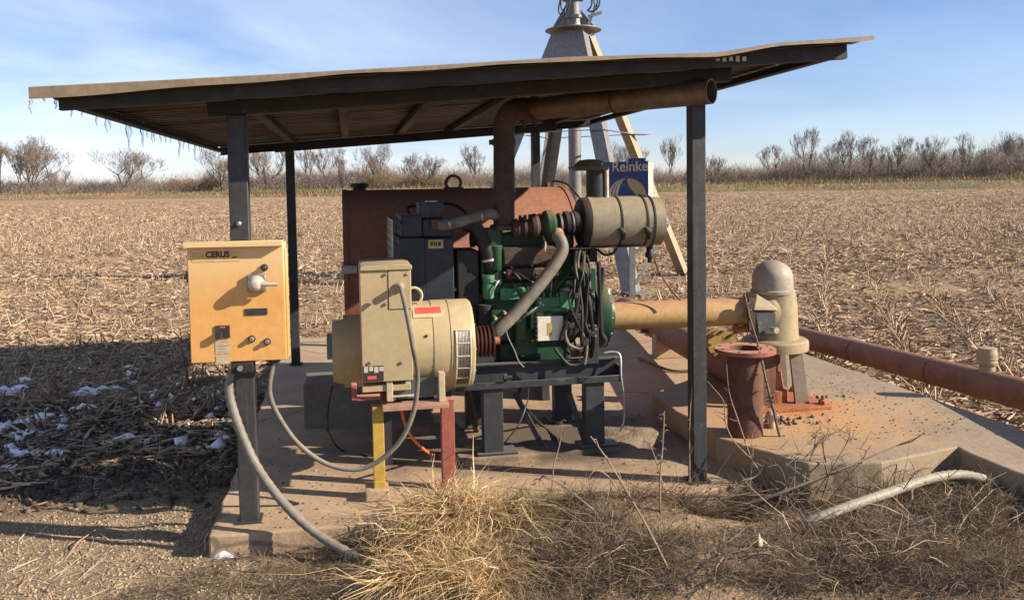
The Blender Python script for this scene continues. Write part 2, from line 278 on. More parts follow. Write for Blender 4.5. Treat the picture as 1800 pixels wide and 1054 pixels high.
# ------------------------------------------------------------------ ground
_T = RNG.random((256, 256))
def vnoise(x, y, s):                        # value noise, vectorised
    x = np.asarray(x) * s + 1000; y = np.asarray(y) * s + 1000
    i = np.floor(x).astype(int); j = np.floor(y).astype(int); fx = x - i; fy = y - j
    fx = fx * fx * (3 - 2 * fx); fy = fy * fy * (3 - 2 * fy); g = lambda a, b: _T[a % 256, b % 256]
    return (g(i, j) * (1 - fx) + g(i + 1, j) * fx) * (1 - fy) + (g(i, j + 1) * (1 - fx) + g(i + 1, j + 1) * fx) * fy - .5
def sstep(a, b, t): t = np.clip((t - a) / (b - a), 0, 1); return t * t * (3 - 2 * t)
MND = G(1270, 960, .0); MND2 = G(1560, 960, 0)
def H(x, y):
    x = np.asarray(x, float); y = np.asarray(y, float)
    near = 1 - sstep(30, 70, np.hypot(x, y))
    z = -.12 + near * (.05 * vnoise(x, y, .7) + .035 * vnoise(x, y, 2.3) + .022 * vnoise(x, y, 6))
    z = z + .06 * (1 - sstep(3.9, 4.6, y)) * sstep(-1.0, -.3, x)
    z = z + .10 * np.exp(-((y - 4.15) / .30) ** 2) * sstep(1.3, 1.7, x) * (1 - sstep(3.4, 4.0, x))
    z = z + .07 * np.exp(-(((x - MND.x) / .50) ** 2 + ((y - MND.y) / .30) ** 2)) + .06 * np.exp(-(((x - MND2.x) / .6) ** 2 + ((y - MND2.y) / .4) ** 2))
    z = z - .24 * np.exp(-(((x - HOLE.x) / .17) ** 2 + ((y - HOLE.y) / .10) ** 2))
    u = (x - O0.x) * EX.x + (y - O0.y) * EX.y; v = (x - O0.x) * EY.x + (y - O0.y) * EY.y
    z = z + (.085 + .05 * vnoise(x, y, 3.1)) * np.exp(-((v + .26) / .17) ** 2) * sstep(.25, .8, u) * (1 - sstep(2.5, 2.75, u))
    ins = sstep(-.25, .05, u) * (1 - sstep(3.9, 4.3, u)) * sstep(-.17, .04, v) * (1 - sstep(5.2, 5.8, v))
    return z * (1 - ins) + ins * -.22
HOLE = G(1285, 893, -.05)
def axis(lo, hi, step, far0, far1, g=1.13):
    a = list(np.arange(lo, hi, step)); s = step; x = lo; pre = []
    while x > far0: s *= g; x -= s; pre.append(x)
    s = step; x = a[-1]; post = []
    while x < far1: s *= g; x += s; post.append(x)
    return np.array(pre[::-1] + a + post)
gx = axis(-5.2, 5.5, .055, -2600, 2600); gy = axis(2.6, 10.5, .055, -900, 3600)
XX, YY = np.meshgrid(gx, gy); ZZ = H(XX, YY); nx, ny = len(gx), len(gy)
me = bpy.data.meshes.new('ground')
idx = np.arange(nx * ny).reshape(ny, nx)
quads = np.stack([idx[:-1, :-1], idx[:-1, 1:], idx[1:, 1:], idx[1:, :-1]], -1).reshape(-1, 4)
me.from_pydata(np.stack([XX, YY, ZZ], -1).reshape(-1, 3), [], quads.tolist()); me.polygons.foreach_set('use_smooth', np.ones(len(quads), bool)); me.update()
ground = bpy.data.objects.new('ground', me); COL.objects.link(ground); tag(ground, 'harvested cornfield soil and gravelly yard', None, kind='structure')
def ground_mat():
    m = bpy.data.materials.new('field_soil'); m.use_nodes = True; t = m.node_tree; b = t.nodes['Principled BSDF']
    g = N(t, 'ShaderNodeNewGeometry'); pos = g.outputs['Position']
    def noise(s, d=6, r=.6): n = N(t, 'ShaderNodeTexNoise'); n.inputs['Scale'].default_value = s; n.inputs['Detail'].default_value = d; n.inputs['Roughness'].default_value = r; t.links.new(pos, n.inputs['Vector']); return n.outputs[0]
    def rng(i, a, c, o0=0., o1=1.): q = N(t, 'ShaderNodeMapRange'); q.inputs[1].default_value = a; q.inputs[2].default_value = c; q.inputs[3].default_value = o0; q.inputs[4].default_value = o1; t.links.new(i, q.inputs[0]); return q.outputs[0]
    def mix(f, a, c):
        q = N(t, 'ShaderNodeMix', data_type='RGBA'); t.links.new(f, q.inputs[0])
        for k, z in ((6, a), (7, c)):
            if isinstance(z, tuple): q.inputs[k].default_value = (*z, 1)
            else: t.links.new(z, q.inputs[k])
        return q.outputs[2]
    def dist(c, rx, ry):
        mp = N(t, 'ShaderNodeMapping', vector_type='POINT'); mp.inputs['Location'].default_value = (-c[0] / rx, -c[1] / ry, 0); mp.inputs['Scale'].default_value = (1 / rx, 1 / ry, 0); t.links.new(pos, mp.inputs[0])
        q = N(t, 'ShaderNodeVectorMath', operation='LENGTH'); t.links.new(mp.outputs[0], q.inputs[0]); return q.outputs['Value']
    def math2(op, a, c):
        q = N(t, 'ShaderNodeMath', operation=op)
        for k, z in ((0, a), (1, c)):
            if isinstance(z, (int, float)): q.inputs[k].default_value = z
            else: t.links.new(z, q.inputs[k])
        return q.outputs[0]
    field = mix(rng(noise(1.3, 9, .72), .38, .62), (.34, .235, .14), (.23, .155, .095))
    field = mix(rng(noise(.06, 4), .4, .65), field, (.40, .28, .165))
    field = mix(rng(noise(24, 6, .75), .5, .66), field, (.115, .078, .05))
    field = mix(rng(noise(11, 6, .75), .56, .68), field, (.50, .38, .24))
    # gravel yard on the left and in front
    grav = mix(rng(noise(38, 4, .7), .4, .62), (.35, .275, .175), (.20, .152, .10)); grav = mix(rng(noise(3.5, 5), .45, .7), grav, (.20, .155, .105))
    fz = rng(math2('ADD', dist((-1.5, 3.3), 2.0, 2.2), math2('MULTIPLY', noise(2.2), .7)), 1.12, 1.42)
    c = mix(fz, grav, field)
    soil = mix(rng(noise(14, 6, .7), .4, .64), (.25, .18, .115), (.12, .085, .055))
    fs = rng(math2('ADD', dist((1.2, 3.2), 2.3, 1.35), math2('MULTIPLY', noise(3), .6)), 1.1, 1.45)
    c = mix(fs, soil, c)
    sand = mix(rng(noise(30, 5, .7), .42, .66), (.43, .315, .205), (.28, .195, .125))
    fd = rng(math2('ADD', dist((MND.x, MND.y), .62, .42), math2('MULTIPLY', noise(6), .8)), 1.15, 1.5)
    c = mix(fd, sand, c)
    roof_shade = mix(rng(noise(9, 7, .75), .4, .64), (.105, .082, .06), (.05, .04, .031)); fw_ = rng(math2('ADD', dist((-3.1, 5.75), 2.5, 1.25), math2('MULTIPLY', noise(2.6), .7)), 1.1, 1.5); c = mix(fw_, roof_shade, c)  # roof's cast shade painted into the soil colour as a dark ellipse
    t.links.new(c, b.inputs['Base Color']); b.inputs['Roughness'].default_value = .95; b.inputs['Specular IOR Level'].default_value = .1
    bp = N(t, 'ShaderNodeBump'); bp.inputs['Strength'].default_value = .8; bp.inputs['Distance'].default_value = .03; t.links.new(noise(30, 6, .7), bp.inputs['Height']); t.links.new(bp.outputs[0], b.inputs['Normal'])
    return m
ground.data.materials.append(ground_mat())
# ------------------------------------------------------------------ concrete
def concrete(name, c1, c2, stains_shade, crack=.7):
    m = M(name, c1, c2, .85, 0, 2.2, ((c1[0] * .55, c1[1] * .52, c1[2] * .5), 4.5, .60, .16), .25, 45); t = m.node_tree; b = t.nodes['Principled BSDF']
    g = N(t, 'ShaderNodeNewGeometry'); src = b.inputs['Base Color'].links[0].from_socket
    for (c, r, col, k) in stains_shade:
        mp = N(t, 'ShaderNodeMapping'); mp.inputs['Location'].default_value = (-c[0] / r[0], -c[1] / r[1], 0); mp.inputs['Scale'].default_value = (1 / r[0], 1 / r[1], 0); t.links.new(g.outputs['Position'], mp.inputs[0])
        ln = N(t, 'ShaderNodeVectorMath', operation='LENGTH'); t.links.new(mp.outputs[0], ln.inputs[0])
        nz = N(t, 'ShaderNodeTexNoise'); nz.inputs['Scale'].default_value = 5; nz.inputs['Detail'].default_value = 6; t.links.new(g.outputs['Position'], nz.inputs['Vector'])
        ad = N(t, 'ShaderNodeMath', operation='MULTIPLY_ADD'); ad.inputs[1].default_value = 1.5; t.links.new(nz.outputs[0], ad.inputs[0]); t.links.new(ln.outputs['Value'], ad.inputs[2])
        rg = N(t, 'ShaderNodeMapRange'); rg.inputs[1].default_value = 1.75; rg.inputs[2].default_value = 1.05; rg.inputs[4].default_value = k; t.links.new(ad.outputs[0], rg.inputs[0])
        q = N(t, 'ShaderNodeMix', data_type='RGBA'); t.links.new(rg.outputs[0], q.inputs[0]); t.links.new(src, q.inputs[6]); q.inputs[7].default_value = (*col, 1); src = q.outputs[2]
    wp = N(t, 'ShaderNodeTexNoise'); wp.inputs['Scale'].default_value = 3.5; wp.inputs['Detail'].default_value = 4; t.links.new(g.outputs['Position'], wp.inputs['Vector'])
    va = N(t, 'ShaderNodeVectorMath', operation='MULTIPLY_ADD'); va.inputs[1].default_value = (.35, .35, 0); t.links.new(wp.outputs['Color'], va.inputs[0]); t.links.new(g.outputs['Position'], va.inputs[2])
    vo = N(t, 'ShaderNodeTexVoronoi', feature='DISTANCE_TO_EDGE'); vo.inputs['Scale'].default_value = .42; t.links.new(va.outputs[0], vo.inputs['Vector'])
    ck = N(t, 'ShaderNodeMapRange'); ck.inputs[1].default_value = .006; ck.inputs[2].default_value = .002; ck.inputs[4].default_value = crack; t.links.new(vo.outputs['Distance'], ck.inputs[0])
    gt = N(t, 'ShaderNodeTexNoise'); gt.inputs['Scale'].default_value = 55; gt.inputs['Detail'].default_value = 7; gt.inputs['Roughness'].default_value = .8; t.links.new(g.outputs['Position'], gt.inputs['Vector'])
    gr = N(t, 'ShaderNodeMapRange'); gr.inputs[1].default_value = .56; gr.inputs[2].default_value = .68; gr.inputs[4].default_value = .6; t.links.new(gt.outputs[0], gr.inputs[0])
    for f in (ck.outputs[0], gr.outputs[0]):
        q = N(t, 'ShaderNodeMix', data_type='RGBA'); t.links.new(f, q.inputs[0]); t.links.new(src, q.inputs[6]); q.inputs[7].default_value = (.11, .085, .062, 1); src = q.outputs[2]
    t.links.new(src, b.inputs['Base Color']); return m
PZ = .15
PUMP = PV(1352, 605, .82)
def slab(name, uvs, z0, z1, mat, label):
    rg = random.Random(len(uvs)); q = []
    for (a, b), (c, d) in zip(uvs, uvs[1:] + uvs[:1]):
        L = math.hypot(c - a, d - b); n = max(1, int(L / .11))
        for k in range(n): f = k / n; q.append((a + (c - a) * f + rg.gauss(0, .006) * (L > .3), b + (d - b) * f + rg.gauss(0, .006) * (L > .3)))
    o = MB().prism([S(u, v, z0) for u, v in q], (0, 0, z1 - z0)).build(name, mat, None, .010, False); return tag(o, label, None, kind='structure')
m_conc = concrete('dusty_concrete', (.43, .31, .195), (.34, .24, .15), [((S(1.75, .95).x, S(1.75, .95).y), (1.25, .85), (.075, .06, .048), .9), ((S(.8, 1.0).x, S(.8, 1.).y), (.9, .6), (.11, .09, .07), .7)])  # dark patches round the engine: oil stain plus shade painted into the slab
m_pad = concrete('rust_stained_concrete', (.35, .275, .185), (.27, .21, .142), [((PUMP.x + .05, PUMP.y - .25), (1.05, .85), (.44, .25, .11), .85), ((PUMP.x + .12, PUMP.y - .05), (.36, .30), (.46, .16, .05), .95)], .3)
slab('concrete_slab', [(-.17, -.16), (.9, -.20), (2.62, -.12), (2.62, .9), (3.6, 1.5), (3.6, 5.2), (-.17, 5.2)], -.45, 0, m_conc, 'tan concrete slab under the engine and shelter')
pad = [G(x, y, PZ) for x, y in ((1262, 768), (1420, 814), (1545, 812), (1682, 785), (1765, 819), (1900, 872), (1900, 790), (1412, 620), (1330, 622), (1144, 691), (1192, 723))]
slab('pump_pad', [UV(q) for q in pad], -.4, PZ, m_pad, 'raised rust stained concrete pad round the pump')
slab('skid_plinth', [(1.10, .56), (2.08, .56), (2.08, .72), (1.10, .72)], -.05, .035, m_conc, 'low concrete strip under the near skid legs')
slab('tank_plinth', [(.18, 1.55), (1.05, 1.55), (1.05, 1.95), (.18, 1.95)], -.05, .30, concrete('dark_concrete', (.20, .165, .13), (.15, .125, .10), []), 'dark concrete block below the front of the fuel tank')
# ------------------------------------------------------------------ levee at the field's far edge
def edgeY(X): return 217 - .51 * X            # line along which the field ends
def levee():
    b = MB(); d = Vector((1, -.51, 0)).normalized(); n = Vector((.51, 1, 0)).normalized()
    prof = [(0, -.3), (4, .9), (8, 1.5), (12, 1.65), (18, 1.5), (30, -.5)]; K = 160; vs = []
    for k in range(K + 1):
        s = -900 + 1500 * k / K; c = Vector((0, 217, 0)) + d * s
        for j, (a, z) in enumerate(prof):
            w = 1.4 * float(vnoise(s, j, .05)) ; vs.append(c + n * (a + 3 * float(vnoise(s, 7, .03))) + EZ * (z * (1 + .25 * w)))
    m = len(prof); b.add(vs, [(k * m + j, (k + 1) * m + j, (k + 1) * m + j + 1, k * m + j + 1) for k in range(K) for j in range(m - 1)])
    mt = M('levee_grass', (.26, .20, .10), (.13, .125, .055), .95, 0, .07, ((.30, .17, .09), .05, .5, .12), .4, 1.5)
    o = b.build('levee', mt, None, 0, True, 80); tag(o, 'low grassy bank along the far edge of the field', None, kind='structure')
levee()
# ------------------------------------------------------------------ helpers for loose stuff
def pieces(name, V, faces, mat, label, kind='stuff', smooth=False):
    n, k, _ = V.shape; f = np.asarray(faces); fl = (f[None] + (np.arange(n) * k)[:, None, None]).reshape(-1, f.shape[1])
    me = bpy.data.meshes.new(name); me.vertices.add(n * k); me.vertices.foreach_set('co', V.reshape(-1).astype(np.float32))
    me.loops.add(fl.size); me.loops.foreach_set('vertex_index', fl.reshape(-1).astype(np.int32)); me.polygons.add(len(fl))
    me.polygons.foreach_set('loop_start', np.arange(0, fl.size, f.shape[1], dtype=np.int32))
    if smooth: me.polygons.foreach_set('use_smooth', np.ones(len(fl), bool))
    me.update(calc_edges=True); me.validate(); me.materials.append(mat); o = bpy.data.objects.new(name, me); COL.objects.link(o)
    return tag(o, label, None, kind=kind)
def unit(a): return a / (np.linalg.norm(a, axis=-1, keepdims=True) + 1e-9)
def ribbons(root, d, L, wid, bend, seg=3, taper=True):
    """root (n,3), d (n,3) unit direction, bend (n,3): points root + d L t + bend t^2"""
    n = len(root); t = np.linspace(0, 1, seg + 1)
    c = root[:, None] + d[:, None] * (L[:, None] * t)[:, :, None] + bend[:, None] * (t ** 2)[None, :, None]
    rnd = unit(RNG.normal(size=(n, 3))); side = unit(np.cross(d, rnd))
    w = wid[:, None] * ((1 - .85 * t ** 1.5) if taper else np.ones(seg + 1))[None]
    if seg > 1: c[:, 1:] += RNG.normal(0, .045, (n, seg, 3)) * L[:, None, None]
    V = np.stack([c - side[:, None] * w[:, :, None] / 2, c + side[:, None] * w[:, :, None] / 2], 2).reshape(n, -1, 3)
    F = [(2 * i, 2 * i + 1, 2 * i + 3, 2 * i + 2) for i in range(seg)]; return V, F
def sticks(p, q, r0, r1):                     # three-sided tapered sticks
    n = len(p); d = unit(q - p); a = unit(np.cross(d, unit(RNG.normal(size=(n, 3))))); b = np.cross(d, a); vs = []
    for (c, r) in ((p, r0), (q, r1)):
        for k in range(3): vs.append(c + (a * math.cos(2.094 * k) + b * math.sin(2.094 * k)) * np.asarray(r)[:, None])
    return np.stack(vs, 1), [(0, 1, 4, 3), (1, 2, 5, 4), (2, 0, 3, 5)]
def wedge(n, y0, y1, p=1.0, k=.64, x0=-1, x1=1):   # random points in the view wedge
    y = y0 + (y1 - y0) * RNG.random(n) ** p; x = (x0 + (x1 - x0) * RNG.random(n)) * k * y; return x, y
def off_slab(x, y, m=.05):
    u = (x - O0.x) * EX.x + (y - O0.y) * EX.y; v = (x - O0.x) * EY.x + (y - O0.y) * EY.y
    a = (u > -.2 - m) & (u < 3.6 + m) & (v > -.2 - m) & (v < 5.2 + m) & ~((u > 2.62) & (v < .9))
    pu = [UV(q) for q in pad]; ins = np.zeros(len(x), bool); j = len(pu) - 1
    for i in range(len(pu)):
        (xi, yi), (xj, yj) = pu[i], pu[j]; c = ((yi > v) != (yj > v)) & (u < (xj - xi) * (v - yi) / (yj - yi + 1e-9) + xi); ins ^= c; j = i
    return ~(a | ins)
# ------------------------------------------------------------------ corn residue on the field
m_res = MI('corn_residue', [(.46, .335, .215), (.28, .195, .13), (.54, .41, .275), (.17, .12, .085), (.39, .28, .185), (.115, .082, .06), (.51, .40, .28)], .8, .25)
def residue(name, label, n, y0, y1, pw, lmin, lmax, wmin, wmax, tilt, seg=2):
    x, y = wedge(n, y0, y1, pw, .95); gz = np.hypot((x + 1.5) / 2.0, (y - 3.3) / 2.1)
    ok = off_slab(x, y) & ((gz > 1.05) | (x > 1.2)) & ((y > 4.5) | (x < -1.3)) & ((np.hypot((x + 3.1) / 2.4, (y - 5.75) / 1.2) > 1) | (RNG.random(len(x)) < .55))  # residue thinned over the painted roof shade
    s = x * .94 - y * .35; ok &= RNG.random(len(x)) < .42 + .34 * (.5 + .5 * np.cos(2 * np.pi * s / .76)) + .9 * vnoise(x, y, .45) + .35 * vnoise(x, y, 1.7) + .10; x, y = x[ok], y[ok]; n = len(x)
    a = RNG.random(n) * 2 * np.pi; el = np.abs(RNG.normal(0, tilt, n)); d = np.stack([np.cos(a) * np.cos(el), np.sin(a) * np.cos(el), np.sin(el)], 1)
    L = lmin + (lmax - lmin) * RNG.random(n) ** 2; wd = wmin + (wmax - wmin) * RNG.random(n) ** 1.5
    root = np.stack([x, y, H(x, y) + .004 + .025 * RNG.random(n)], 1); bend = RNG.normal(0, .25, (n, 3)) * L[:, None]; bend[:, 2] = -np.abs(bend[:, 2]) * .6
    V, Fc = ribbons(root, d, L, wd, bend, seg, True)
    zf = H(V[:, :, 0].ravel(), V[:, :, 1].ravel()).reshape(V.shape[:2]) + .003; V[:, :, 2] = np.maximum(V[:, :, 2], zf)
    return pieces(name, V, Fc, m_res, label)
residue('corn_husks', 'near cover of broken corn leaves and husks on the field', 225000, 3.0, 17, 1.25, .03, .19, .007, .032, .20)
residue('corn_husks', 'middle distance cover of corn leaves and husks on the field', 210000, 16, 48, 1.2, .06, .24, .015, .055, .25, 1)
residue('corn_husks', 'far cover of corn leaves over the field', 110000, 46, 180, 1.1, .15, .5, .04, .12, .3, 1)
def stubble(name, label, n, y0, y1, pw, h0, h1, r):
    x, y = wedge(n, y0, y1, pw, .95); rowd = np.array([.35, .94]); s = x * rowd[1] - y * rowd[0]
    sh = (np.round(s / .76) * .76 - s) * .85; x = x + sh * rowd[1]; y = y - sh * rowd[0]
    ok = off_slab(x, y) & ((np.hypot((x + 1.9) / 2.8, (y - 3.3) / 2.2) > 1.25) | (x > 1.5)) & (y > 5.5); x, y = x[ok], y[ok]; n = len(x)
    p = np.stack([x, y, H(x, y) - .03], 1); q = p + np.stack([RNG.normal(0, .09, n), RNG.normal(0, .09, n), h0 + (h1 - h0) * RNG.random(n)], 1)
    V, Fc = sticks(p, q, np.full(n, r) * (.7 + .6 * RNG.random(n)), np.full(n, r * .7)); return pieces(name, V, Fc, m_res, label)
stubble('corn_stubble', 'near rows of cut corn stalks standing in the field', 6800, 6, 26, 1.1, .06, .24, .010)
stubble('corn_stubble', 'far rows of cut corn stalks standing in the field', 20000, 24, 90, 1.1, .1, .3, .018)
# ------------------------------------------------------------------ gravel, snow
OCT = np.array([(1, 0, 0), (-1, 0, 0), (0, 1, 0), (0, -1, 0), (0, 0, 1), (0, 0, -1)], float)
OF = [(0, 2, 4), (2, 1, 4), (1, 3, 4), (3, 0, 4), (2, 0, 5), (1, 2, 5), (3, 1, 5), (0, 3, 5)]
def stones(name, label, x, y, z, s0, s1, mat, p=2.2):
    n = len(x); s = s0 + (s1 - s0) * RNG.random(n) ** p; V = OCT[None] * (s[:, None, None] * (.6 + .7 * RNG.random((n, 6, 1)))) * np.stack([1 + .4 * RNG.random(n), 1 + .4 * RNG.random(n), .7 + .2 * RNG.random(n)], 1)[:, None]
    A = unit(RNG.normal(size=(n, 3))); B = unit(np.cross(A, RNG.normal(size=(n, 3)))); C = np.cross(A, B); V = V[:, :, :1] * A[:, None] + V[:, :, 1:2] * B[:, None] + V[:, :, 2:] * C[:, None]
    return pieces(name, V + np.stack([x, y, z + s * .05], 1)[:, None], OF, mat, label, smooth=False)
m_grav = MI('gravel_stones', [(.37, .29, .18), (.27, .21, .13), (.42, .34, .22), (.21, .16, .11), (.34, .26, .165)], .9, .2)
x = -4.6 + 4.1 * RNG.random(62000); y = 2.75 + 3.6 * RNG.random(62000) ** .9
ok = off_slab(x, y, .0) & (np.hypot((x + 1.5) / 1.9, (y - 3.3) / 2.1) < .95 + .2 * RNG.normal(size=len(x))) & (np.abs(x) < .66 * y + .1) & ((np.hypot((x + 3.1) / 2.5, (y - 5.75) / 1.25) > 1.05) | (RNG.random(len(x)) < .12)); x, y = x[ok], y[ok]  # fewer stones over the painted roof shade
stones('gravel', 'loose tan gravel of the yard left of the slab', x, y, H(x, y), .002, .0105, m_grav, 3.0)
x = -1.2 + 4.6 * RNG.random(5000); y = 2.75 + 1.6 * RNG.random(5000); ok = off_slab(x, y, 0) & (RNG.random(5000) < .5); x, y = x[ok], y[ok]
stones('gravel', 'small stones and clods in the soil before the slab', x, y, H(x, y), .003, .014, MI('dull_clods', [(.24, .175, .115), (.16, .115, .078), (.30, .22, .145)], .95, .1))
n_ = 9000; x = -5.2 + 4.2 * RNG.random(n_); y = 4.5 + 2.4 * RNG.random(n_); ok = off_slab(x, y, 0) & (np.hypot((x + 3.1) / 2.4, (y - 5.7) / 1.2) < .9 + .25 * RNG.normal(size=n_)); x, y = x[ok], y[ok]
stones('soil_clods', 'churned up clods left of the slab, darkened to match the painted roof shade', x, y, H(x, y), .006, .035, MI('shade_dark_clods', [(.10, .078, .056), (.06, .047, .036), (.14, .108, .078)], .95, .1), 2.0)  # clod colours darkened to carry on the painted roof shade
def on_slab(n, u0, u1, v0, v1, z): u = u0 + (u1 - u0) * RNG.random(n); v = v0 + (v1 - v0) * RNG.random(n) ** 1.6; return O0.x + EX.x * u + EY.x * v, O0.y + EX.y * u + EY.y * v, np.full(n, z)
x, y, z = on_slab(1500, .0, 2.55, -.14, 1.7, .0); stones('slab_grit', 'crumbs of soil and grit scattered on the slab', x, y, z, .002, .010, MI('grit', [(.26, .19, .125), (.16, .12, .085), (.10, .078, .058), (.34, .26, .175)], .95, .1), 3)
x, y, z = on_slab(900, 3.0, 4.2, .0, 1.6, PZ); ok = ~off_slab(x, y, 0); stones('slab_grit', 'crumbs of soil and grit scattered on the pump pad', x[ok], y[ok], z[ok], .002, .009, MI('grit', [(.26, .19, .125), (.16, .12, .085), (.10, .078, .058)], .95, .1), 3)
m_snow = M('old_snow', (.82, .84, .88), (.74, .77, .82), .7, 0, 20, None, .3, 60)
n_ = 260; x = -4.6 + 2.9 * RNG.random(n_); y = 5.3 + 2.6 * RNG.random(n_); ok = off_slab(x, y, .1) & (vnoise(x, y, 1.4) > .02); x, y = x[ok], y[ok]
stones('snow_crumbs', 'scattered crumbs of old snow among the shaded corn leaves', x, y, H(x, y) + .012, .012, .055, m_snow, 1.6)
def snow(px, py, w, h, label):                # a low irregular crust of snow
    c = G(px, py, -.1); z0 = float(H(c.x, c.y)); b = MB(); n = 34; vs = []; K = 9
    for k in range(K):
        f = k / (K - 1)
        for i in range(n):
            a = 2 * math.pi * i / n; rr = (1.15 + .9 * float(vnoise(math.cos(a) * 2 + px, math.sin(a) * 2 + py, 1.3)) + .3 * float(vnoise(math.cos(a) * 2 + px, math.sin(a) * 2, 4))) * (1 - f)
            X = c.x + math.cos(a) * w * rr; Yy = c.y + math.sin(a) * h * rr; vs.append((X, Yy, float(H(X, Yy)) + (.036 * math.sqrt(f) + .085 * float(vnoise(X + px, Yy * 1.6, 13)) * math.sqrt(f) + .03 * float(vnoise(X, Yy, 40)) * f - .006)))
    b.add(vs, [(k * n + i, k * n + (i + 1) % n, (k + 1) * n + (i + 1) % n, (k + 1) * n + i) for k in range(K - 1) for i in range(n)])
    o = b.build('snow_patch', m_snow, None, 0, True, 80); return tag(o, label, 'snow', 'snow patches')
# ------------------------------------------------------------------ shelter
U0, U1, V0, V1 = -.757, 3.08, -.40, 4.28        # extent of the roof
def zr(u): return 2.074 + .0718 * u
sh = thing('pump_shelter', 'open steel shelter with four square posts and sloping sheet roof over the engine', 'shelter', S(0, 0, 0))
for (u, v, w) in ((0, 0, .088), (2.33, 0, .078), (0, 3.75, .078), (2.30, 3.75, .078)):
    zt = zr(u) - .040 - .070
    lean = .0
    p = MB().box(S(u, v, zt / 2), (w, w, zt)).build('post', m_post, sh, .004)
    MB().box(S(u, v, .006), (.115, .115, .012)).build('base_plate', m_post, p, .002)
    if (u, v) == (0, 0):
        p['label'] = 'near left post carrying the control box'
        q = PV(420, 393, -.046); MB().lathe(q, -EY, [(0, .013), (.006, .013), (.012, .009), (.014, .004)], 12).build('bolt', m_steel, p)
        zb = 1.27; MB().box(S(0, -.052, zb), (.05, .016, .1)).build('mounting_strap', m_steel, p, .002)
for v, (u0, u1) in ((0, (-.13, 2.52)), (3.75, (-.13, 2.5))):
    MB().bar(S(u0, v, zr(u0) - .075), S(u1, v, zr(u1) - .075), .075, .068).build('beam', m_beam, sh, .004)
for u in (0.02, .5, 1.0, 1.5, 2.0, 2.5):
    MB().bar(S(u, V0 + .12, zr(u) - .0205), S(u, V1 - .05, zr(u) - .0205), .06, .039).build('joist', m_beam, sh, .003)
# lipped channel along the near eave
u0, u1, vv = U0 + .075, U1 - .08, V0 + .07
b = MB()
for (du, dz, w, h) in ((0, -.031, .006, .062), (.02, -.064, .045, .005), (.02, -.003, .045, .006)):
    b.bar(S(u0, vv + du, zr(u0) + dz), S(u1, vv + du, zr(u1) + dz), w, h)
b.build('eave_channel', m_beam, sh)
b = MB()
for (du, dz, w, h) in ((0, -.017, .006, .100), (-.02, -.068, .045, .005)): b.bar(S(u0, V1 + .022 + du, zr(u0) + dz), S(u1, V1 + .022 + du, zr(u1) + dz), w, h)
b.build('eave_channel', m_beam, sh)
# ribbed sheets, ribs running up the slope; the near sheet is buckled towards its high end
def buckle(u, v):
    k = float(1 - sstep(V0, V0 + .75, v))
    return k * (-.012 * math.sin((u - U0) / (U1 - U0) * math.pi) - .026 * max(0, 1 - abs(u - 2.28) / (.75 if u < 2.28 else .3)))
def sheet(v0, v1, lift, uu0=U0, uu1=U1):
    prof = []; v = v0
    while v < v1 - .001:
        for (dv, dz) in ((0, 0), (.075, 0), (.088, .018), (.107, .018), (.12, 0)): 
            if v + dv <= v1 + .001: prof.append((v + dv, dz))
        v += .12
    prof.append((v1, 0)); nu = 40; vs = []; n = len(prof)
    for k in range(nu + 1):
        u = uu0 + (uu1 - uu0) * k / nu
        for (a, dz) in prof: vs.append(S(u, a, zr(u) + .004 + dz + lift + buckle(u, a) + .004 * float(vnoise(u * 3, a * 3, 1))))
    b = MB().add(vs, [(k * n + j, (k + 1) * n + j, (k + 1) * n + j + 1, k * n + j + 1) for k in range(nu) for j in range(n - 1)])
    o = b.build('roof_sheet', m_sheet, sh, 0, True, 25); s = o.modifiers.new('thickness', 'SOLIDIFY'); s.thickness = .0015; s.offset = 1; return o
for k in range(5): sheet(V0 + (V1 - V0) / 5 * k, V0 + (V1 - V0) / 5 * (k + 1) + .01, .0022 * k, U0, U1 - .05 + (.02 if k % 2 else 0))
nu = 60; vs = []
for k in range(nu + 1):                        # folded tan edge trim along the near side
    u = U0 - .012 + (U1 + .03 - U0) * k / nu; z = zr(u) + .004 + buckle(u, V0); lip = .052 - .033 * min(1, max(0, (u - U0) / 1.3)) + .003 * math.sin(u * 9); a = z + .024
    for (dv, zz) in ((.10, a), (-.006, a), (-.012, a - .004), (-.012, a - lip), (-.008, a - lip), (-.006, a - .006), (.10, a - .004)): vs.append(S(u, V0 + dv, zz))
n = 7; MB().add(vs, [(k * n + j, (k + 1) * n + j, (k + 1) * n + (j + 1) % n, k * n + (j + 1) % n) for k in range(nu) for j in range(n)] + [tuple(range(n)), tuple(range(nu * n + n - 1, nu * n - 1, -1))]).build('edge_trim', m_trim, sh, 0, True, 30)
b = MB()
for k in range(14): u = -.6 + k * .27; b.lathe(S(u, V0 + .18, zr(u) + .004), EZ, [(0, .009), (.012, .009), (.016, .004)], 6)
b.build_each('roof_screw', m_steel, sh, 18)
q = S(2.36, vv - .005, zr(2.36) - .030); b = MB()
for k in range(5): b.box(q + EX * (k * .035 - .06), (.020, .003, .022 + .006 * (k % 2)))
b.build_each('label_scrap', m_cap, sh, 8)
b = MB(); u = 3.0; b.bar(S(U1 - .085, V0 + .1, zr(U1 - .085) - .027), S(U1 - .085, V1 - .05, zr(U1 - .085) - .027), .012, .05).bar(S(U1 - .11, V0 + .1, zr(U1 - .11) - .05), S(U1 - .11, V1 - .05, zr(U1 - .11) - .05), .05, .006); b.build('end_channel', m_beam, sh)
b = MB(); b.bar(S(U0 + .08, V0 + .1, zr(U0 + .08) - .024), S(U0 + .08, V1 - .05, zr(U0 + .08) - .024), .012, .044).bar(S(U0 + .10, V0 + .1, zr(U0 + .1) - .044), S(U0 + .10, V1 - .05, zr(U0 + .1) - .044), .05, .006); b.build('end_channel', m_beam, sh)
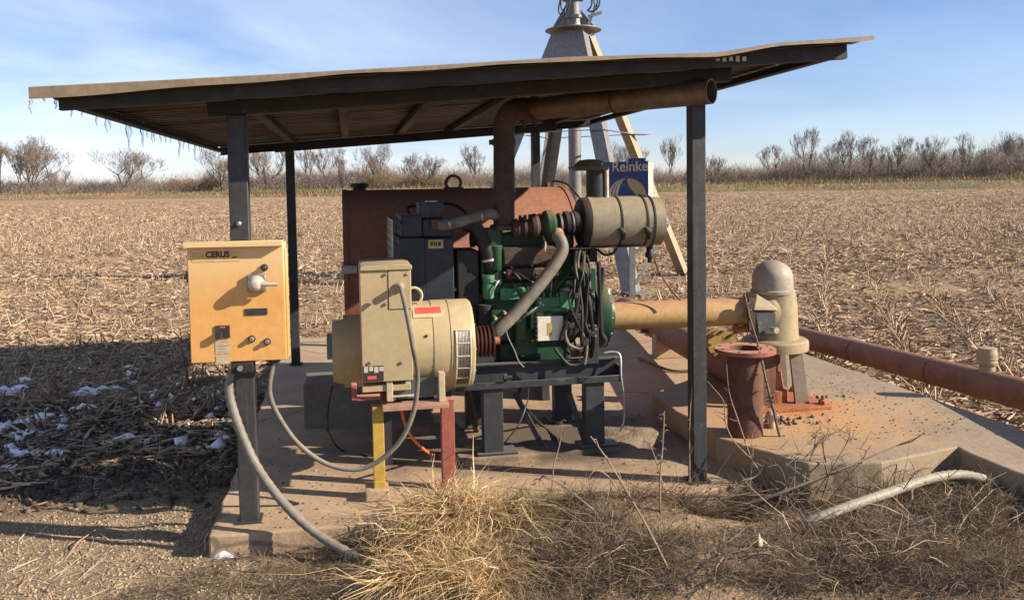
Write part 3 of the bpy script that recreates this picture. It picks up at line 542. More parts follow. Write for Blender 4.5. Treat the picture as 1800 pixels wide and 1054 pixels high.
# ------------------------------------------------------------------ icicles along the low eave
m_ice = bpy.data.materials.new('ice'); m_ice.use_nodes = True; _b = m_ice.node_tree.nodes['Principled BSDF']
_b.inputs['Base Color'].default_value = (.92, .96, 1, 1); _b.inputs['Transmission Weight'].default_value = .92; _b.inputs['IOR'].default_value = 1.31; _b.inputs['Roughness'].default_value = .06
ORD = ['first', 'second', 'third', 'fourth', 'fifth', 'sixth', 'seventh', 'eighth', 'ninth', 'tenth', 'eleventh', 'twelfth', 'thirteenth', 'fourteenth', 'fifteenth', 'sixteenth', 'seventeenth', 'eighteenth', 'nineteenth', 'twentieth', 'twenty first', 'twenty second', 'last']
ice_px = [(62, 178, 206), (75, 178, 184), (97, 180, 192), (123, 187, 206), (143, 196, 208), (168, 206, 226), (184, 212, 239), (192, 212, 230), (222, 222, 266), (229, 224, 246), (248, 230, 264), (257, 232, 246), (266, 236, 256), (271, 238, 254), (281, 242, 258), (290, 245, 258), (299, 249, 260), (316, 252, 282), (322, 254, 270), (331, 258, 274), (343, 262, 288), (350, 264, 280), (356, 266, 292)]
for i, (px, y0, y1) in enumerate(ice_px):
    d = ray(px, y0 - 3); t = ((O0 + EX * U0) - EYE).dot(EX) / d.dot(EX); q = EYE + d * t; u, v = UV(q); v = min(max(v, V0 + .02), V1 - .02); q = S(U0 + .004, v, zr(U0) + .006); L = (y1 - y0 + 5) * q.y / F_PX
    if i == 0: q = S(U0 - .008, V0 - .008, zr(U0) - .028); L = (206 - 182) * q.y / F_PX
    elif i > 1: q = S(-.782, v, zr(-.78) - .078) if False else q
    b = MB(); pts = []; rs = []; tilt = random.uniform(-.05, .10)
    for k in range(8): f = k / 7; pts.append(q - EZ * L * f + EX * (tilt * L * f * -1 + .003 * math.sin(f * 9 + i))); rs.append((.0065 + .004 * (L > .12)) * (1 - f) ** .7 * (1 + .25 * math.sin(k * 2.3 + i)) + .0012)
    b.tube(pts, rs, 6); o = b.build('icicle', m_ice, None)
    if i == 0: tag(o, 'single icicle at the near left corner of the roof trim', 'icicle', 'icicles along the low eave')
    elif i == 8: tag(o, 'longest icicle on the low eave, right of the lone bare tree', 'icicle', 'icicles along the low eave')
    else: tag(o, 'thin icicle on the left eave of the shelter, %s from the near corner' % ORD[i], 'icicle', 'icicles along the low eave')
# ------------------------------------------------------------------ control box on the near left post
A2 = R(8.5); bxv = Vector((math.cos(A2), math.sin(A2), 0)); byv = Vector((-math.sin(A2), math.cos(A2), 0)); BA = (bxv, byv, EZ)
cb0 = P(417, 532, 3.93); cb = thing('control_box', 'amber yellow electrical control box with rotary disconnect, mounted on the near left post', 'control box', cb0 - EZ * .29)
BW, BH, BD = .437, .578, .15
def bp(px, py, off=0.0):                       # on the box's front face
    d = ray(px, py); t = (cb0 - EYE).dot(byv) / d.dot(byv); return EYE + d * t - byv * off
MB().box(cb0 + byv * (BD / 2 + .022), (BW - .012, BD, BH - .03), BA).build('enclosure', m_box, cb, .006)
door = MB().box(cb0 + byv * .011, (BW, .022, BH - .02), BA).build('door', m_box, cb, .005)
MB().box(cb0 + EZ * (BH / 2 - .012) - byv * .012 + bxv * -.004, (BW + .008, .06, .026), BA).build('drip_hood', m_box, cb, .003)
MB().box(cb0 + bxv * (BW / 2 + .005) + byv * .045 - EZ * .01, (.008, .06, BH - .06), BA).build('side_flange', m_box, cb, .002)
hx = bp(452, 497)
d = MB().box(hx - byv * .011, (.086, .022, .082), BA).build('disconnect_base', M('worn_grey_plate', (.26, .25, .23), (.2, .19, .175), .4, .4, 10), cb, .006)
hd = MB().lathe(hx - byv * .02, -byv, [(0, .038), (.022, .038), (.03, .034), (.046, .026), (.052, .02), (.054, .006)], 20).build('disconnect_hub', m_knob, cb)
MB().tube([hx - byv * .05, hx - byv * .056 + bxv * .03, hx - byv * .06 + bxv * .066 - EZ * .002, hx - byv * .06 + bxv * .103 - EZ * .003], [.019, .013, .0095, .009], 10).build('disconnect_lever', m_knob, hd)
def face_box(name, x0, y0, x1, y1, th, mat, par=cb, bev=.001):
    a = bp(x0, y1); c = bp(x1, y0); ce = (a + c) / 2; return MB().box(ce - byv * (th / 2 + .0005), ((c - a).dot(bxv), th, c.z - a.z), BA).build(name, mat, par, bev)
for (x, y) in ((465, 470), (443, 595), (470, 600)):
    o = bp(x, y); k = MB().lathe(o, -byv, [(0, .017), (.008, .017), (.010, .014)], 16).build('push_button', m_dark, cb); MB().lathe(o - byv * .009, -byv, [(0, .011), (.012, .011), (.015, .008)], 14).build('button_cap', m_dark if x == 465 else m_greyhose, k)
face_box('display_window', 431, 541, 470, 554, .004, m_dark)
br = face_box('breaker', 379, 571, 404, 594, .006, m_dark)
face_box('breaker_toggle', 381, 583, 391, 594, .03, m_ink, br)
face_box('breaker_label', 387, 573, 396, 576, .007, m_inkred, br, 0)
pl = face_box('data_label', 379, 597, 404, 622, .0015, m_signtan, cb, 0); face_box('data_label', 380, 624, 404, 640, .0015, m_signtan, cb, 0)
for k, (x0, x1, y) in enumerate(((390, 402, 599), (381, 403, 607), (383, 400, 612), (383, 400, 617))): face_box('print_line', x0, y, x1, y + 1.6, .0022, m_rustred if k == 1 else m_gold, pl, 0)
face_box('name_label', 338, 442, 421, 461, .0012, M('faded_amber_label', (.66, .46, .2), (.6, .4, .16), .5, 0, 20), cb, 0)
text('brand_lettering', 'CERUS', .038, bp(361.5, 452.5, .0022), bxv, m_ink, cb, bold=.0013, sx=.95)
face_box('print_line', 386, 453.5, 404, 455, .0022, m_gold, cb, 0); face_box('print_bar', 408, 451, 416.5, 453.4, .0022, m_ink, cb, 0)
MB().box(cb0 - bxv * (BW / 2 + .003) + EZ * .13 + byv * .03, (.014, .03, .05), BA).build('hinge', m_black, cb, .002)
MB().box(cb0 - bxv * (BW / 2 + .003) - EZ * .20 + byv * .03, (.014, .03, .05), BA).build('hinge', m_black, cb, .002)
zb = cb0.z - BH / 2
g1 = cb0 + bxv * -.04 + byv * .09; g1.z = zb + .012
MB().cyl(g1, g1 - EZ * .05, .026, .026, 14).cyl(g1 - EZ * .012, g1 - EZ * .03, .034, .034, 6).build('conduit_fitting', m_steel, cb)
g2 = cb0 + bxv * .14 + byv * .09; g2.z = zb + .012
MB().cyl(g2, g2 - EZ * .045, .013, .013, 12).cyl(g2 - EZ * .012, g2 - EZ * .026, .018, .018, 6).build('conduit_fitting', m_dark, cb)
b = MB().box(S(.0, -.075, zb - .02), (.10, .07, .05)); b.build('support_bracket', m_beam, cb, .003); q = S(-.01, -.112, zb - .02); MB().lathe(q, -EY, [(0, .014), (.012, .014)], 6).build('bolt', m_steel, cb)
# conduits leaving the box
def cable(name, label, cat, pts, r, mat, n=10, k=8, group=None, rib=0, par=None):
    path = smoothpath(pts, k)
    if rib:
        out = []; rs = []
        L = 0; q = [path[0]]
        for a, c in zip(path, path[1:]):
            m = max(1, int((c - a).length / rib))
            for j in range(1, m + 1): q.append(a + (c - a) * j / m)
        path = q; rs = [r * (1 + (.07 if j % 2 else -.05)) for j in range(len(q))]
    else: rs = r
    o = MB().tube(path, rs, n).build(name, mat, par)
    if par is None: tag(o, label, cat, group)
    return o
c1 = g1 - EZ * .045
cable('armoured_conduit', 'thick grey conduit curving from the control box down into the ground', 'conduit', [c1, P(403, 690, c1.y - .02), P(424, 760, c1.y - .06), P(458, 830, c1.y - .10), P(512, 898, c1.y - .16), P(570, 946, c1.y - .20), P(640, 985, c1.y - .26), P(700, 1015, c1.y - .26)], .0215, m_conduit, 12, 10, rib=.012)
gen_gland = PV(702, 504, .02)
cable('generator_cable', 'black cable looping from the control box to the generator junction box', 'cable', [g2 - EZ * .04, P(474, 690, g2.y), P(492, 735, g2.y + .02), P(528, 783, g2.y + .05), P(580, 817, g2.y + .08), P(640, 822, g2.y + .10), P(695, 785, g2.y + .11), P(725, 730, g2.y + .12), P(734, 665, g2.y + .12), P(726, 610, gen_gland.y - .12), P(716, 555, gen_gland.y - .10), P(707, 515, gen_gland.y - .06), gen_gland], .0125, m_black if False else m_greyhose, 10, 8)
# ------------------------------------------------------------------ generator
gen = thing('generator', 'beige belt driven generator with tall junction box and red sticker', 'generator', S(1.1, .38, .45))
VG = .40; a0 = PV(648, 610, VG); a1 = PV(826, 607, VG); a1.z = a0.z; L = (a1 - a0).length; RG = .243
def ring(prof): return [(h * L, r * RG) for h, r in prof]
barrel = MB().lathe(a0, EX, ring([(0, .9), (.02, .97), (.05, .985), (.60, .985), (.605, 1.0), (.66, 1.0), (.97, 1.0), (.985, .985), (1.0, .95), (1.0, .5)]), 44).build('barrel', m_beige, gen, 0, True, 30)
MB().lathe(a0 + EX * (.765 * L), EX, [(0, RG * .99), (.001, RG * 1.012), (.007, RG * 1.012), (.008, RG * .99)], 44, False, False).build('band', m_beige, barrel)
# ventilation grille wrapped on the near side of the barrel
def on_barrel(h, ang, rr=1.0): return a0 + EX * (h * L) + (-EY * math.cos(ang) + EZ * math.sin(ang)) * RG * rr
gr = MB()
for k in range(9):
    h = .825 + .11 * k / 8; gr.tube([on_barrel(h, a, 1.012) for a in np.linspace(.42, -.95, 14)], .0022, 4)
gr.build('vent_grille', m_steel, barrel)
for k in range(5):
    t0 = .40 - k * .27; b = MB(); vs = []
    for i in range(6):
        a = t0 - .22 * i / 5
        for h in (.82, .94): vs.append(on_barrel(h, a, 1.004))
    b.add(vs, [(2 * i, 2 * i + 1, 2 * i + 3, 2 * i + 2) for i in range(5)]); b.build('vent_slot', m_void, barrel)
b = MB()
for h in (.812, .948): b.tube([on_barrel(h, a, 1.008) for a in np.linspace(.46, -1.0, 14)], .006, 5)
for k in range(6): a = .44 - .28 * k; b.tube([on_barrel(h, a, 1.01) for h in (.812, .948)], .0055, 5)
b.build('grille_frame', m_cream, barrel)
vs = []; n = 8
for i in range(n):
    for h in (.42, .72): vs.append(on_barrel(h, 1.16 - .36 * i / (n - 1), 1.002))
st = MB().add(vs, [(2 * i, 2 * i + 1, 2 * i + 3, 2 * i + 2) for i in range(n - 1)]).build('warning_sticker', m_signtan, barrel)
vs = []
for i in range(n):
    for h in (.44, .69): vs.append(on_barrel(h, 1.13 - .22 * i / (n - 1), 1.006))
MB().add(vs, [(2 * i, 2 * i + 1, 2 * i + 3, 2 * i + 2) for i in range(n - 1)]).build('red_print', m_inkred, st)
q = on_barrel(.53, .36); MB().lathe(q, (q - (a0 + EX * .53 * L)), [(-.004, .008), (.002, .008)], 10).build('plug_hole', m_void, barrel)
for h in (.985,):
    b = MB()
    for k in range(10): an = k * .628; c = a0 + EX * (L + .001) + (-EY * math.cos(an) + EZ * math.sin(an)) * RG * .86; b.lathe(c, EX, [(0, .008), (.006, .008)], 6)
    b.build_each('end_bolt', m_steel, barrel, 12)
# sheave and shaft
prof = [(0, .05)]
for k in range(4): prof += [(.02 + k * .022, .088), (.028 + k * .022, .088), (.033 + k * .022, .070), (.037 + k * .022, .070)]
prof += [(.112, .088), (.118, .088), (.118, .03)]
MB().lathe(a1 + EX * .012, EX, prof, 28).build('sheave', M('dark_red_sheave', (.085, .032, .028), (.06, .026, .024), .5, .3, 16, None, .1, 70), gen, 0, True, 25)
MB().cyl(a1 - EX * .01, a1 + EX * .025, .10, .085, 24).build('sheave_hub', m_void, gen)
MB().cyl(a1 + EX * .10, a1 + EX * .168, .024, .022, 14).build('shaft_end', m_rustor, gen)
# junction box
VB = .09
jb = MB().bx(637, 470, 722, 673, VB, .42).build('junction_box', m_beige, gen, .004)
MB().bx(637, 673, 722, 690, VB + .02, .30).build('lower_box', m_beige, gen, .003)
t = PV(680, 470, VB); w = UV(PV(724, 470, VB))[0] - UV(PV(634, 470, VB))[0]
cpoly = []
u0_, u1_ = UV(PV(633, 470, VB))[0], UV(PV(724, 470, VB))[0]; zt = t.z
MB().prism([S(u0_, VB - .012, zt - .012), S(u1_, VB - .012, zt - .012), S(u1_, VB - .012, zt + .006), S(u1_ - .03, VB - .012, zt + .012), S(u0_ + .02, VB - .012, zt + .012), S(u0_, VB - .012, zt + .006)], EY * .46).build('box_lid', m_beige, jb, .002)
hp = MB().bx(684, 476, 721, 543, VB - .004, .005).build('access_panel', m_beige, jb, .0008)
b = MB()
for (x0, y0, x1, y1) in ((683, 475, 684, 543), (683, 543, 722, 544)): b.bx(x0, y0, x1, y1, VB - .0012, .002)
b.build('panel_gap', m_void, jb)
b = MB()
for (x, y) in ((678, 482), (715, 482), (678, 534), (715, 534), (651, 637), (706, 637)): b.lathe(PV(x, y, VB - .004), -EY, [(0, .009), (.005, .008), (.007, .003)], 8)
b.build_each('box_screw', m_steel, jb, 24)
gl = PV(702, 504, VB - .004)
MB().lathe(gl, -EY, [(0, .026), (.012, .026), (.014, .02), (.05, .018), (.052, .013)], 14).build('cable_gland', m_palecond, jb)
b = MB().bx(638, 642, 674, 671, VB + .016 - .02, .004); lp = b.build('data_plate', m_dark, gen)
b = MB()
for i in range(4): b.bx(640 + i * 9, 644, 647 + i * 9, 655 - 3 * (i % 2), VB + .016 - .0215, .001)
b.build_each('plate_print', m_cap, lp, 8); MB().bx(646, 660, 662, 667, VB + .016 - .0215, .001).build('plate_print', m_inkred, lp)
e = PV(727, 520, VB + .25); MB().torus(e, EY, .045, .0075, 20, 8, 2.6, 2.6 + 4.9).build('lifting_eye', m_cream, gen); MB().cyl(e - EZ * .045, e - EZ * .085, .014, .02, 10).build('eye_shank', m_cream, gen)
# exciter drum at the left end
d0 = PV(585, 618, VG + .12); d1 = PV(650, 617, VG + .12); d1.z = d0.z
MB().lathe(d0, EX, [(0, .12), (.0, .165), (.025, .175), (.06, .18), (.06, .2), ((d1 - d0).length + .12, .2)], 36).build('exciter_housing', m_beige, gen, 0, True, 30)
MB().bx(575, 590, 585, 632, VG + .02, .1).build('green_end_cover', M('faded_teal_paint', (.16, .25, .2), (.12, .19, .15), .6), gen, .004)
# feet
for x in (680, 772):
    MB().bx(x, 655, x + 10, 706, VG - .30, .07).build('foot_bracket', m_cream, gen, .003)
MB().bx(690, 662, 772, 702, VG - .25, .010).build('foot_plate', M('slate_plate_paint', (.10, .125, .135), (.075, .095, .105), .4, .2, 8, None, .05, 60), gen, .002)
MB().bx(684, 694, 728, 699, VG - .29, .03).build('foot_rail', m_cream, gen, .002)
b = MB()
for x, y in ((692, 700), (766, 696)): b.lathe(PV(x, y, VG - .255), -EY, [(0, .012), (.008, .012)], 6)
b.build_each('foot_bolt', m_steel, gen, 12)
MB().bx(690, 668, 772, 704, VG - .22, .42).build('foot_block', m_dark, gen, .004)
# ------------------------------------------------------------------ generator stand
gs = thing('generator_stand', 'steel stand with one yellow leg and one red leg under the generator', 'stand', S(1.1, .3, 0))
zt = PV(730, 710, .13).z
def leg(px0, px1, v, mat, name='leg', zb=0):
    a = PV(px0, 790, v); c = PV(px1, 790, v); u0, u1 = UV(a)[0], UV(c)[0]; return MB().box(S((u0 + u1) / 2, v + .03, (zt + zb) / 2), (u1 - u0, .06, zt - zb)).build(name, mat, gs, .003)
l = leg(656, 676, .125, m_yel); l['label'] = 'yellow front leg'; l = leg(777, 800, .19, m_rustred); l['label'] = 'red front leg'
leg(672, 690, .66, m_skid); leg(778, 796, .66, m_skid)
b = MB(); u0, u1 = UV(PV(672, 705, .1))[0], UV(PV(788, 705, .1))[0]; b.box(S((u0 + u1) / 2, .40, zt + .006), (u1 - u0, .66, .012)); b.box(S((u0 + u1) / 2, .073, zt - .004), (u1 - u0, .008, .020)); b.build('top_plate', M('dusty_pink_primer', (.40, .235, .165), (.32, .18, .125), .7, 0, 8, ((.2, .11, .07), 12, .58, .15), .1, 60), gs, .002)
b = MB(); b.bx(618, 676, 627, 704, .05, .06); b.bx(627, 696, 668, 705, .05, .06); b.build('angle_bracket', m_rustred, gs, .002)
MB().box(S(.62, .155, .03), (.12, .12, .06)).build('footing_block', m_conc, gs, .006)
# ------------------------------------------------------------------ engine skid
sk = thing('engine_skid', 'dark blue steel skid frame on square legs carrying the engine', 'skid', S(1.55, .9, 0))
VS = .60
zs1 = PV(950, 658, VS).z; zs0 = zs1 - .05; uA = UV(PV(800, 690, VS))[0]; uB = UV(PV(1092, 660, VS))[0]
b = MB(); um = (uA + uB) / 2; lw = uB - uA
b.box(S(um, VS + .03, zs0 - .012), (lw, .10, .008)); b.box(S(um, VS - .016, zs0 + .004), (lw, .008, .040)); b.box(S(um + .04, VS + .075, zs0 + .050), (lw - .08, .008, .125)); b.build('front_rail', m_skid, sk, .002)
MB().box(S(um + .04, VS + .055, zs0 + .116), (lw - .08, .055, .008)).build('rail_flange', m_skid, sk, .001)
MB().box(S(uB - .01, VS + .03, zs0 + .035), (.008, .085, .085)).build('end_plate', m_skid, sk, .001)
b = MB(); b.box(S(um, 1.32, zs0 + .03), (lw, .06, .10)); b.build('rear_rail', m_skid, sk, .002)
for u in (uA + .18, uB - .16): MB().box(S(u, .99, zs0 + .03), (.07, .60, .08)).build('cross_member', m_skid, sk, .002)
for (x0, x1, v, zf) in ((850, 885, VS, .035), (1030, 1063, VS, .035), (820, 848, 1.29, 0), (976, 1006, 1.29, 0)):
    u0, u1 = UV(PV(x0, 740, v))[0], UV(PV(x1, 740, v))[0]; lg = MB().box(S((u0 + u1) / 2, v + .045, (zs0 - .012 + zf) / 2), (u1 - u0, .09, zs0 - .02 - zf)).build('leg', m_skid, sk, .004)
    MB().box(S((u0 + u1) / 2 + .02, v + .045, zf + .007), (.24, .14, .014)).build('foot_plate', m_skid, lg, .002)
for (x0, x1) in ((905, 955), (1000, 1030)):
    p0 = PV(x0, 690, .75); p1 = PV(x1, 780, .70); MB().bar(p0, S(*UV(p1), .02), .03, .03).build('brace', m_skid, sk, .002)
MB().bar(PV(822, 690, 1.0), S(*UV(PV(838, 760, 1.2)), .01), .035, .035).build('brace', m_rust, sk, .002)
b = MB(); q = PV(900, 663, VS - .02); b.lathe(q, -EX * 1, [(0, .012), (.03, .012)], 8); b.lathe(q - EX * .03, -EX, [(0, .022), (.02, .022)], 8); b.build('drain_plug', m_black, sk)
# ------------------------------------------------------------------ engine
en = thing('diesel_engine', 'green diesel engine block with hoses and wiring under the shelter roof', 'engine', S(1.6, .9, zs1))
VE = .76
blk = MB(); blk.bx(852, 492, 1046, 602, VE, .40); blk.build('cylinder_block', m_green, en, .012)
b = MB(); b.bx(876, 598, 1004, 640, VE + .05, .30); b.build('oil_pan', m_green, en, .02)
MB().bx(872, 630, 1040, 641, VE + .02, .34).build('mount_rail', m_rustred, en, .004)
hd_ = MB().bx(856, 440, 1036, 492, VE + .03, .34).build('cylinder_head', m_green, en, .010)
MB().bx(872, 404, 1010, 440, VE + .10, .22).build('rocker_cover', m_green, en, .02)
MB().bx(846, 400, 884, 520, VE - .02, .10).build('front_cover', m_green, en, .015)
for (x0, y0, x1, y1, v, d, mt, nm, bv) in ((934, 540, 998, 578, VE - .11, .12, m_greenl, 'injection_pump', .008), (944, 522, 985, 542, VE - .08, .09, m_greenl, 'pump_head', .006), (985, 512, 1010, 546, VE - .09, .09, m_greenl, 'governor_housing', .008), (908, 556, 926, 600, VE - .09, .1, m_green, 'fuel_filter_base', .01), (968, 516, 1046, 556, VE - .05, .06, m_green, 'side_cover', .006), (880, 505, 935, 528, VE - .05, .06, m_greenl, 'tappet_cover', .006), (890, 470, 960, 492, VE - .05, .08, m_exhd, 'exhaust_manifold_lower', .012), (905, 575, 945, 625, VE - .04, .05, m_green, 'rib_cover', .008), (1012, 470, 1048, 512, VE - .02, .06, m_green, 'rear_bracket', .006), (882, 430, 1000, 470, VE - .03, .10, m_exhd, 'exhaust_manifold', .02)):
    MB().bx(x0, y0, x1, y1, v, d).build(nm, mt, en, bv)
for x, y0, y1, r, mt, nm in ((858, 483, 525, .035, m_greenl, 'fuel_filter'), (873, 432, 475, .03, m_green, 'water_outlet'), (852, 535, 590, .045, m_black, 'alternator_body'), (912, 556, 604, .028, m_green, 'oil_filter')):
    p0 = PV(x, y1, VE - .06); p1 = PV(x, y0, VE - .06); MB().lathe(p0, p1 - p0, [(0, r * .8), (.008, r), ((p1 - p0).length * .82, r), ((p1 - p0).length * .84, r * 1.12), ((p1 - p0).length, r * 1.1)], 18).build(nm, mt, en)
for k in range(4):                                # injector pump outlets and lines
    x = 944 + k * 12; q = PV(x, 522, VE - .07); MB().cyl(q, q + EZ * .028, .0075, .0065, 8).build('delivery_valve', m_greenl, en)
    MB().tube(smoothpath([q + EZ * .025, q + EZ * .07 - EY * .02, PV(900 + k * 36, 470, VE - .03), PV(890 + k * 38, 446, VE + .02)], 5), .0042, 6).build('injector_line', m_green if k % 2 else m_steel, en)
random.seed(21)
for k in range(26):                               # bolts, banjo unions and small fittings over the near side
    x = random.uniform(858, 1034); y = random.choice([498, 508, 548, 562, 585, 598, 478, 530]) + random.uniform(-4, 4); q = PV(x, y, VE - .035 - .02 * random.random()); r = random.uniform(.006, .013); MB().lathe(q + EY * .05, -EY, [(0, r), (.05, r), (.056, r * .7)], 6).build('fitting_bolt', random.choice([m_greenl, m_greenl, m_steel, m_steel, m_cream]), en)
for k in range(11):                               # small pipes
    x = random.uniform(866, 1000); y = random.uniform(495, 585); x2 = x + random.uniform(-50, 60); y2 = y + random.uniform(-40, 45)
    x2 = min(max(x2, 858), 1030); MB().tube(smoothpath([PV(x, y, VE + .01), PV(x + (x2 - x) * .2, y - 8, VE - .09), PV(x2 - (x2 - x) * .15, y2 - 10, VE - .10), PV(x2, y2, VE + .01)], 5), random.choice([.005, .007, .009]), 6).build('fuel_pipe', random.choice([m_steel, m_black, m_greenl, m_green]), en)
fw = PV(1046, 552, VE + .16); fw2 = PV(1066, 552, VE + .16); fw2.z = fw.z
MB().lathe(fw - EX * .03, EX, [(0, .17), (0, .205), (.04, .215), (.075, .215), (.078, .18), (.11, .13), (.125, .125)], 36).build('flywheel_housing', m_green, en, 0, True, 30)
b = MB()
for k in range(12): a = k * .5236; b.lathe(fw + EX * .048 + (-EY * math.cos(a) + EZ * math.sin(a)) * .197, EX, [(0, .009), (.01, .009)], 6)
b.build_each('housing_bolt', m_steel, en, 12)
MB().bx(1030, 572, 1052, 640, VE - .14, .05).build('rear_mount_plate', m_skid, en, .003)
MB().bx(838, 596, 872, 645, VE - .06, .05).build('front_mount_plate', m_skid, en, .003)
b = MB()
for x, y in ((1036, 578), (1047, 578), (1047, 590), (1038, 612)): b.lathe(PV(x, y, VE - .141), -EY, [(0, .008), (.006, .008)], 6)
b.build_each('mount_bolt', m_steel, en, 12)
ecm = MB().bx(945, 555, 990, 600, VE - .17, .05).build('engine_control_unit', m_white, en, .004)
b = MB()
for k in range(5): b.bx(941, 560 + k * 8, 946, 564 + k * 8, VE - .16, .03)
b.build_each('connector_pin', m_black, ecm, 8); MB().bx(962, 567, 970, 590, VE - .1712, .001).build('unit_label', m_plate, ecm)
MB().bx(943, 548, 1000, 556, VE - .15, .05).build('unit_bracket', m_black, en, .002)
MB().bx(950, 600, 992, 606, VE - .15, .04).build('unit_bracket', m_black, en, .002)
# turbocharger
tq = PV(900, 402, VE - .02); tr = PV(1020, 389, VE - .02); td = (tr - tq); TL = td.length
prof = [(0, .03), (.0, .05), (.08, .06), (.10, .045), (.15, .045), (.16, .062), (.20, .062), (.21, .045), (.27, .05), (.28, .074), (.33, .078), (.38, .07), (.39, .055), (.43, .055), (.44, .07), (.47, .07)]
MB().lathe(tq, td, [(h * TL, r) for h, r in prof], 24).build('turbo_turbine_housing', m_exhd, en, 0, True, 30)
MB().lathe(tq, td, [(h * TL, r) for h, r in [(.47, .05), (.47, .082), (.50, .09), (.58, .09), (.62, .07), (.62, .05)]], 26).build('turbo_compressor', m_green, en, 0, True, 30)
MB().lathe(tq, td, [(h * TL, r) for h, r in [(.62, .045), (.62, .054), (.66, .054), (.67, .062), (.70, .062), (.71, .054), (.76, .056), (.77, .072), (.83, .072), (.84, .056), (.88, .056), (.90, .07), (.98, .07), (.98, .05)]], 26).build('intake_hose', m_black, en, 0, True, 30)
b = MB()
for h in (.685, .86): b.lathe(tq + td * h, td, [(0, .064), (0, .066), (.012, .066), (.012, .064)], 24, False, False)
b.build('hose_clamps', m_steel, en)
for k in range(5): q = tq + td * (.12 + .07 * k) + EZ * .06; MB().lathe(q - EZ * .02, EZ, [(0, .012), (.03, .012), (.036, .006)], 6).build('turbo_bolt', m_exhd, en)
MB().tube(smoothpath([PV(978, 412, VE - .10), PV(986, 424, VE - .13), PV(988, 442, VE - .15), PV(972, 470, VE - .17), PV(945, 505, VE - .19), PV(905, 552, VE - .21), PV(874, 582, VE - .22), PV(862, 594, VE - .16)], 7), [.03] + [.0375] * 49 if False else .037, 16).build('charge_air_pipe', m_greyhose, en)
MB().lathe(PV(980, 409, VE - .07), PV(982, 420, VE - .13) - PV(980, 409, VE - .07), [(0, .036), (.05, .04)], 16).build('pipe_coupling', m_rustred, en)
MB().tube(smoothpath([PV(955, 415, VE - .06), PV(959, 428, VE - .12), PV(958, 440, VE - .13), PV(966, 447, VE - .11)], 4), .006, 6).build('oil_drain', m_cream, en)
# fan side: belts, pulleys, hoses
for (x, y, r, w) in ((828, 540, .12, .05), (834, 470, .06, .05), (838, 420, .05, .04)):
    MB().lathe(PV(x, y, VE + .12), EX, [(-w, r * .6), (-w, r), (-w * .4, r), (-w * .3, r * .85), (0, r * .85), (w * .1, r), (w * .6, r), (w * .6, r * .4)], 24).build('belt_pulley', m_black, en)
MB().bx(806, 440, 842, 600, VE - .04, .30).build('fan_guard', m_black, en, .01)
MB().tube(smoothpath([PV(818, 395, VE - .02), PV(838, 402, VE - .05), PV(852, 430, VE - .06), PV(862, 468, VE - .04), PV(866, 490, VE)], 6), .04, 14).build('coolant_hose', m_black, en)
MB().lathe(PV(858, 455, VE - .05), Vector((.15, 0, -1)), [(0, .042), (0, .044), (.014, .044), (.014, .042)], 16, False, False).build('hose_clamp', m_steel, en)
MB().tube(smoothpath([PV(772, 397, VE - .02), PV(795, 393, VE - .05), PV(830, 384, VE - .05), PV(862, 376, VE - .03), PV(880, 385, VE + .05)], 6), .033, 14).build('upper_hose', m_greyhose, en)
b = MB(); 
for t_ in ((789, 394), (846, 380)): b.lathe(PV(*t_, VE - .05), EX - EZ * -.2, [(-.006, .034), (-.006, .036), (.006, .036), (.006, .034)], 16, False, False)
b.build('hose_clamps', m_steel, en)
MB().bx(758, 385, 782, 404, VE - .04, .08).build('hose_flange', m_rust, en, .006)
MB().tube(smoothpath([PV(720, 380, VE + .3), PV(718, 364, VE + .3), PV(745, 360, VE + .3), PV(790, 358, VE + .25), PV(812, 368, VE + .2), PV(822, 380, VE + .15)], 6), .010, 8).build('vent_hose', m_black, en)
# wiring harness at the flywheel end
random.seed(5)
for k in range(16):
    x0 = random.uniform(1008, 1030); x1 = random.uniform(1000, 1050); xe = random.uniform(985, 1048); ye = random.uniform(560, 645); y0 = random.uniform(430, 470)
    pts = [PV(x0, y0, VE), PV(x0 + random.uniform(-8, 8), y0 + 40, VE - .12 - .06 * random.random()), PV(x1, 540 + random.uniform(-25, 25), VE - .16 - .05 * random.random()), PV((x1 + xe) / 2 + random.uniform(-22, 22), 595 + random.uniform(-15, 15), VE - .16 - .05 * random.random()), PV(xe, ye, VE - .10)]
    MB().tube(smoothpath(pts, 7), random.choice([.006, .007, .009, .011]), 7).build('wiring_cable', random.choice([m_black, m_black, m_black, m_black, m_dark]), en)
for (pts, r, mt) in (([(1000, 565), (994, 585), (1000, 605), (1018, 612), (1028, 604)], .010, m_greyhose), ([(1018, 560), (1022, 580), (1031, 600), (1030, 625), (1027, 640)], .010, m_greyhose), ([(1008, 540), (1002, 555), (1012, 566), (1022, 556), (1018, 535)], .008, m_black), ([(1030, 625), (1018, 640), (1000, 640), (985, 625), (975, 612)], .009, m_black), ([(1052, 460), (1054, 500), (1056, 560), (1058, 585), (1064, 598), (1058, 610)], .014, m_black), ([(1060, 470), (1058, 500), (1053, 540), (1052, 575)], .010, m_black), ([(888, 572), (893, 592), (904, 615), (912, 635), (921, 645)], .0035, m_steel), ([(888, 572), (880, 560), (870, 568)], .0035, m_black)):
    MB().tube(smoothpath([PV(x, y, VE - .20) for x, y in pts], 7), r, 8).build('wiring_cable', mt, en)
for (x, y) in ((1015, 520), (1016, 556), (1030, 602), (1005, 572), (1040, 588)): MB().bx(x - 5, y - 5, x + 5, y + 5, VE - .22, .025).build('plug_connector', random.choice([m_black, m_dark, m_cream]), en, .003)
